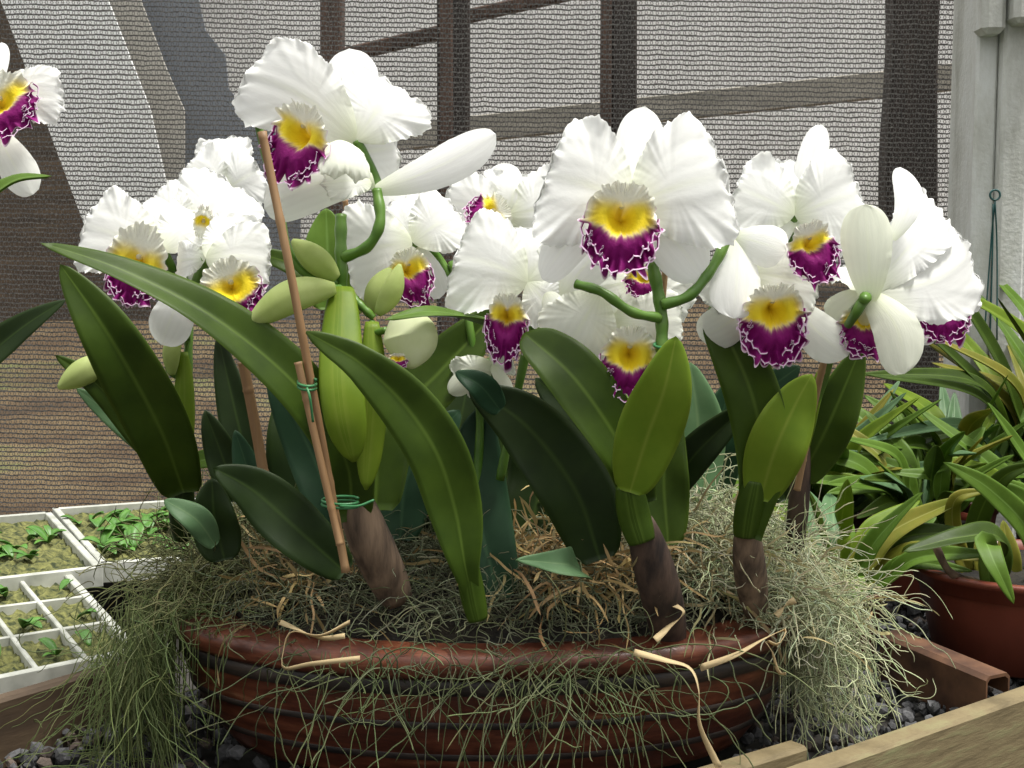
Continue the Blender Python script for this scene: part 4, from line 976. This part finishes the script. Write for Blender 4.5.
# dark leaves deep inside the clump, its shade carried by their colour
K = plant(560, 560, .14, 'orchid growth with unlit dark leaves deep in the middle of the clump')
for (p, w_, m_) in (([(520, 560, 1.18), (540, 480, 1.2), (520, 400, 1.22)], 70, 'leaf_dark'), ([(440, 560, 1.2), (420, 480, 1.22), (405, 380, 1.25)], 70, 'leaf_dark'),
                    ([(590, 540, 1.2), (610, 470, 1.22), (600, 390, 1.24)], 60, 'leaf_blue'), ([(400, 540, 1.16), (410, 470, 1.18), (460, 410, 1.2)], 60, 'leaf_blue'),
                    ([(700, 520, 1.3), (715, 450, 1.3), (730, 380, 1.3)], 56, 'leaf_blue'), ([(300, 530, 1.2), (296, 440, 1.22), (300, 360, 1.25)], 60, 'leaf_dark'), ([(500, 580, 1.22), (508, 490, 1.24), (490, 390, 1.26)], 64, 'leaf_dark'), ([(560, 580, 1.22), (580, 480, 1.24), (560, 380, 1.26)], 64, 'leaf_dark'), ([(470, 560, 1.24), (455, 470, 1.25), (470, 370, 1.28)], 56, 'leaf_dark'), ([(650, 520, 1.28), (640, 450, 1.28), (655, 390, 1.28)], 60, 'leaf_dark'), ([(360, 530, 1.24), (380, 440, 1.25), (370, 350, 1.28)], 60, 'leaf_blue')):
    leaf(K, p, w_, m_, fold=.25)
bulb(K, [(592, 560, 1.10), (590, 520, 1.10), (586, 455, 1.10)], 9, 'sheath', squash=.7, label='thin dry grey brown stalk')
# ---------------------------------------------------------------- H: the plant coming in at the left edge
gH = np.array([-.47, 1.0, 0])
H = empty('potted_orchid', gH, 'potted orchid reaching in at the left edge with one white bloom', 'orchid')
mb = MB(); lathe(mb, [(0, .001), (.05, .001), (.066, .10), (.072, .10), (.072, .118), (.064, .118), (.06, .10), (0, .098)], gH, 40); mb.build('pot', M['terra'], H)
leaf(H, [(-90, 420, 1.0), (-40, 380, 1.0), (20, 330, 1.0), (66, 300, 1.0)], 44, 'leaf_dark', fold=.35, nrm=(-.2, -1, .3), tip=.6)
leaf(H, [(-80, 320, .98), (-30, 225, .98), (10, 184, .98), (52, 176, .98)], 34, 'leaf_bright', fold=.5, nrm=(0, -.5, 1), tip=.7)
leaf(H, [(60, 90, 1.14), (48, 76, 1.14), (34, 80, 1.14)], 10, 'leaf_bright')
bulb(H, [(-110, 560, 1.0), (-105, 480, 1.0), (-92, 400, 1.0)], 30, 'leaf_lime')
stem(H, [(-92, 420, 1.0), (-80, 300, 1.02), (-40, 160, 1.06), (-8, 110, 1.09)], 10)
flower(H, (-6, 96), 1.08, [
    ('petal', (66, 96), 66, .0, {'side': -.03}), ('sepal', (0, 40), 20, .02), ('petal', (-70, 60), 90, .0), ('sepal', (30, 192), 38, -.02, {'from': (-6, 128), 'tint': .12}), ('sepal', (-60, 170), 40, .0)],
    lip=((-2, 102), (18, 132), 1.2, {'up': .7, 'yel': .35}), stalk=[(-12, 118, 1.1), (-10, 108, 1.1)])

# ---------------------------------------------------------------- canes and ties
def cane(pts, wpx, label):
    P = spline([W(*p) for p in pts], 60); t_ = np.linspace(0, 1, 60); r0 = PX(wpx, pts[0][2]) / 2
    rad = r0 * (1 + .14 * (np.abs(((t_ * 5) % 1) - .5) > .47)); mb = MB(); tube(mb, P, rad, 10)
    o = mb.build('bamboo_cane', M['cane'], origin=P[0]); tag(o, label, 'cane'); return o
cane([(346, 572, .985), (318, 420, .99), (290, 270, .99), (262, 132, 1.0)], 9, 'tall thin brown cane leaning left under the tallest bloom')
cane([(340, 545, .975), (318, 450, .98), (298, 362, .985)], 8, 'short cane lashed to the foot of the tall leaning cane')
cane([(268, 500, 1.09), (256, 430, 1.09), (243, 362, 1.09)], 11, 'orange brown cane end behind the long arching leaf')
cane([(640, 520, 1.12), (655, 380, 1.07), (666, 262, 1.06)], 6, 'thin cane behind the stalk of the largest bloom')
cane([(797, 490, 1.14), (815, 400, 1.13), (828, 345, 1.12)], 7, 'thin cane beside the right rear orchid')
cane([(376, 330, 1.18), (352, 240, 1.2), (345, 200, 1.2)], 6, 'thin cane end behind the curved stalk of the tallest bloom')
def tie(cx, cy, Y, rw, label, tail=((8, -2), (14, 22))):
    mb = MB(); P = [W(cx + rw * math.cos(a), cy + 3 * math.sin(a) - a * .6, Y - .008 * math.sin(a)) for a in np.linspace(0, 12.5, 44)]; tube(mb, P, .0011, 6)
    P = spline([W(cx, cy, Y - .009), W(cx + tail[0][0], cy + tail[0][1], Y - .012), W(cx + tail[1][0], cy + tail[1][1], Y - .01)], 14); tube(mb, P, .0010, 6)
    o = mb.build('plant_tie', M['tie'], origin=W(cx, cy, Y)); tag(o, label, 'tie')
tie(307, 388, .985, 9, 'green wire tie binding the two canes together', ((3, 10), (6, 34)))
tie(340, 506, .99, 18, 'green wire tie around canes and dry pseudobulb', ((18, 0), (34, -6)))

# ================================================================ SEEDLING TRAYS (left)
def tray(name, corners_px, z, nx, ny, label, grid=True):
    C4 = [ground(px, py, z) for px, py in corners_px]      # near-left, near-right, far-right, far-left
    root = empty(name, (*np.mean(C4, 0)[:2], 0), label, 'seedling tray')
    def P(u_, v_): return (C4[0] * (1 - u_) * (1 - v_) + C4[1] * u_ * (1 - v_) + C4[2] * u_ * v_ + C4[3] * (1 - u_) * v_)
    def bar(mb, p, q, w, h, zt):
        d = q - p; L = np.linalg.norm(d); ang = math.atan2(d[1], d[0]); c = (p + q) / 2
        boxm(mb, (c[0], c[1], zt - h / 2), (L + w, w, h), ang, bev=.001)
    mb = MB()
    for (p, q) in ((P(0, 0), P(1, 0)), (P(1, 0), P(1, 1)), (P(1, 1), P(0, 1)), (P(0, 1), P(0, 0))): bar(mb, p, q, .009, .024, z)
    mb.build('frame', M['white_tray'], root, False)
    if grid:
        mb = MB()
        for k in range(1, nx): bar(mb, P(k / nx, 0), P(k / nx, 1), .005, .02, z - .001)
        for k in range(1, ny): bar(mb, P(0, k / ny), P(1, k / ny), .005, .02, z - .0015)
        mb.build('divider_grid', M['white_tray'], root, False)
    n = 40; V = []
    for i in range(n):
        for j in range(n):
            p = P(.02 + .96 * i / (n - 1), .02 + .96 * j / (n - 1)); V.append((p[0], p[1], z - .010 + .004 * math.sin(i * 1.9 + j) * math.cos(j * 2.3) + rng.uniform(-.002, .002)))
    mb = MB(); mb.add(V, gridfaces(n, n)); mb.build('growing_moss', M['traymoss'], root)
    return P
def seedling_proto(hide_at, kind):
    mb = MB()
    r_ = random.Random(kind)
    for k in range(r_.choice((3, 4, 5))):
        a = r_.uniform(0, 6.28); L = r_.uniform(.018, .034); w_ = L * r_.uniform(.16, .24); d = np.array([math.cos(a), math.sin(a), 0]); s = np.array([-d[1], d[0], 0])
        t_ = np.linspace(0, 1, 9); up = r_.uniform(.5, 1.0)
        V = []
        for t in t_:
            c = d * L * t * (.75) + np.array([0, 0, L * (up * t - .45 * t * t)]); ww = w_ * math.sin(math.pi * (t * .93 + .04)) ** .7
            for u_ in (-1, -.5, 0, .5, 1): V.append(c + s * ww * u_ + np.array([0, 0, abs(u_) * ww * .4]))
        mb.add(V, gridfaces(9, 5))
    o = mb.build('orchid_seedling', M['seed'])
    sm = o.modifiers.new('s', 'SOLIDIFY'); sm.thickness = .0008
    return o
protos = [seedling_proto(None, k) for k in range(6)]
first = set()
def seedlings(P, n, z, label, group, cells=None, scale=(.8, 1.3)):
    for i in range(n):
        k = rng.integers(0, 6); o = protos[k]
        if k in first: o = protos[k].copy(); COL.objects.link(o)
        first.add(k)
        if cells: u_ = ((i % cells[0]) + .5 + rng.uniform(-.2, .2)) / cells[0]; v_ = ((i // cells[0]) + .5 + rng.uniform(-.2, .2)) / cells[1]
        else: u_, v_ = rng.uniform(.06, .94), rng.uniform(.08, .92)
        p = P(u_, v_); o.location = (p[0], p[1], z - .009); o.rotation_euler = (0, 0, rng.uniform(0, 6.28)); o.scale = (rng.uniform(*scale),) * 3
        lb = label
        if cells:
            lb = 'seedling in the near gridded tray, %s row, %s cell from the left' % (('front', 'middle', 'back')[i // 4], ('first', 'second', 'third', 'fourth')[i % 4])
        tag(o, lb, 'seedling', group)
P = tray('seedling_tray', [(-70, 690), (135, 648), (66, 572), (-130, 590)], .055, 4, 3, 'white gridded seedling tray nearest the bowl at left')
seedlings(P, 12, .055, 'small green orchid seedling in the near gridded tray', 'seedlings in the near tray', (4, 3))
P = tray('seedling_tray', [(-110, 590), (98, 566), (48, 512), (-160, 528)], .06, 4, 2, 'mossy white edged tray behind the near gridded tray', False)
seedlings(P, 34, .06, 'small green orchid seedling in the middle mossy tray', 'seedlings in the middle tray', None)
P = tray('seedling_tray', [(104, 562), (300, 548), (230, 496), (56, 508)], .06, 4, 3, 'far mossy tray reaching behind the bowl', False)
seedlings(P, 44, .06, 'small green orchid seedling in the far mossy tray', 'seedlings in the far tray', None, (.9, 1.7))

# ================================================================ POTTED ORCHIDS (right)
def pot(root, c, r, h, m='terra'):
    mb = MB(); R2 = r * .78
    lathe(mb, [(0, .001), (R2 * .95, .001), (R2, .004), (r * .93, h * .78), (r * .935, h * .80), (r * .90, h * .80), (R2 * .9, .02), (0, .02)], c, 56); mb.build('pot', M[m], root)
    mb = MB(); lathe(mb, [(r * .92, h * .78), (r * .965, h * .79), (r * .98, h * .92), (r * 1.03, h * .93), (r * 1.04, h * .985), (r * 1.02, h), (r * .96, h), (r * .93, h * .9), (r * .90, h * .80)], c, 56); mb.build('pot_rim', M[m], root)
    mb = MB(); n = 26; rr = np.linspace(0, r * .93, 9); an = np.linspace(0, 2 * np.pi, n, endpoint=False)
    V = [(c[0] + q * math.cos(a), c[1] + q * math.sin(a), c[2] + h * .90 + random.uniform(-.003, .004)) for q in rr for a in an]
    mb.add(V, gridfaces(9, n, True)); mb.build('potting_mix', M['peat'], root)
def gleaf(root, P, w, m, fold=.4, nrm=(0, -.6, 1)):
    """leaf from world points"""
    inv = []
    for p in P:
        q = np.array(p) - np.array([0, 0, HC]); Yd = q[1]
        # back to photo coordinates so leaf() can be reused
        yc = q[1] * CP - q[2] * SP; zc = q[1] * SP + q[2] * CP
        inv.append((512 + F * q[0] / yc, 384 - F * zc / yc, Yd))
    return leaf(root, inv, w * F / np.mean([i_[2] for i_ in inv]), m, fold=fold, nrm=nrm)
def potted(x, y, r, h, nl, seed, label, mats, Lr=(.12, .22), m='terra', up=1.0, wr=(.014, .024)):
    rd = random.Random(seed); root = empty('potted_orchid', (x, y, 0), label, 'orchid')
    pot(root, (x, y, 0), r, h, m)
    for k in range(nl):
        a = rd.uniform(0, 6.28); L = rd.uniform(*Lr); e_ = rd.uniform(.5, 1.25) * up; rb = r * .55 * rd.random()
        b0 = np.array([x + rb * math.cos(a), y + rb * math.sin(a), h * .88]); d = np.array([math.cos(a) * math.cos(e_), math.sin(a) * math.cos(e_), math.sin(e_)])
        mid = b0 + d * L * .55; bend = rd.uniform(.1, .7)
        tp = mid + unit(d + np.array([math.cos(a) * bend, math.sin(a) * bend, -bend])) * L * .5
        gleaf(root, [b0, b0 + d * L * .28, mid, tp], rd.uniform(*wr), rd.choice(mats), nrm=(-math.cos(a) * .5, -math.sin(a) * .5 - .9, .8))
    return root
MIX = ['leaf_bright', 'leaf_bright', 'leaf_bright', 'leaf', 'leaf_grey', 'leaf_lime', 'leaf_olive']
R1 = potted(.53, 1.42, .115, .100, 0, 1, 'nearest red brown plastic pot at the right edge with yellow tipped leaves', MIX)
def L_(pts, w_, m_, **k): return leaf(R1, [(a_, b_, c_ + .20) for a_, b_, c_ in pts], w_, m_, **k)
L_([(1000, 590, 1.2), (1000, 540, 1.17), (960, 538, 1.14), (903, 552, 1.12)], 30, 'leaf', nrm=(0, -.7, 1))
L_([(990, 590, 1.17), (985, 545, 1.12), (995, 565, 1.09), (1014, 604, 1.08)], 30, 'leaf_bright', fold=.3)
L_([(1040, 590, 1.2), (1030, 535, 1.15), (990, 490, 1.12), (943, 462, 1.12)], 32, 'leaf_bright', fold=.3, label='leaf with a yellow orange tip')
L_([(975, 590, 1.22), (955, 540, 1.22), (955, 500, 1.2), (990, 490, 1.2)], 20, 'leaf_olive')
L_([(985, 590, 1.24), (975, 530, 1.24), (1000, 480, 1.22), (1040, 462, 1.2)], 26, 'leaf')
L_([(1010, 600, 1.22), (1008, 560, 1.22), (1003, 520, 1.23)], 26, 'leaf_olive', fold=.3)
L_([(990, 600, 1.22), (982, 565, 1.22), (978, 530, 1.23)], 20, 'leaf_olive', fold=.3)
L_([(1020, 590, 1.24), (1050, 540, 1.24), (1010, 495, 1.24), (960, 500, 1.25)], 30, 'leaf_bright')
stem(R1, [(935, 545, 1.35), (950, 572, 1.35), (975, 582, 1.37), (1000, 590, 1.4)], 8, 'sheath', name='root')
PL = dict(wr=(.020, .034))
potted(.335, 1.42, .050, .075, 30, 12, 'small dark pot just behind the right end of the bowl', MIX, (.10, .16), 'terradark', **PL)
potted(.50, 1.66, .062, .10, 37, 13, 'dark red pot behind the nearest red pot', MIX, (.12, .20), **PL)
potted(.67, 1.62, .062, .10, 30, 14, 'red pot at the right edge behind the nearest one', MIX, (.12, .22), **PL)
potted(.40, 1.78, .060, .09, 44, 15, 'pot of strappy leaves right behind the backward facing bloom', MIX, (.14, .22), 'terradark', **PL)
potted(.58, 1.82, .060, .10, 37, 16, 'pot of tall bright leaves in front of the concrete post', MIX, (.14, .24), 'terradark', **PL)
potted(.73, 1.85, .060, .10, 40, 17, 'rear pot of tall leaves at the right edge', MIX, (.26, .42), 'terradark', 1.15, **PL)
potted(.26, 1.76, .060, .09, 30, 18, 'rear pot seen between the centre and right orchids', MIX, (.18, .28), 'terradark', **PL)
potted(.12, 1.72, .060, .09, 23, 19, 'rear pot hidden behind the centre orchid', MIX, (.10, .18), 'terradark', **PL)
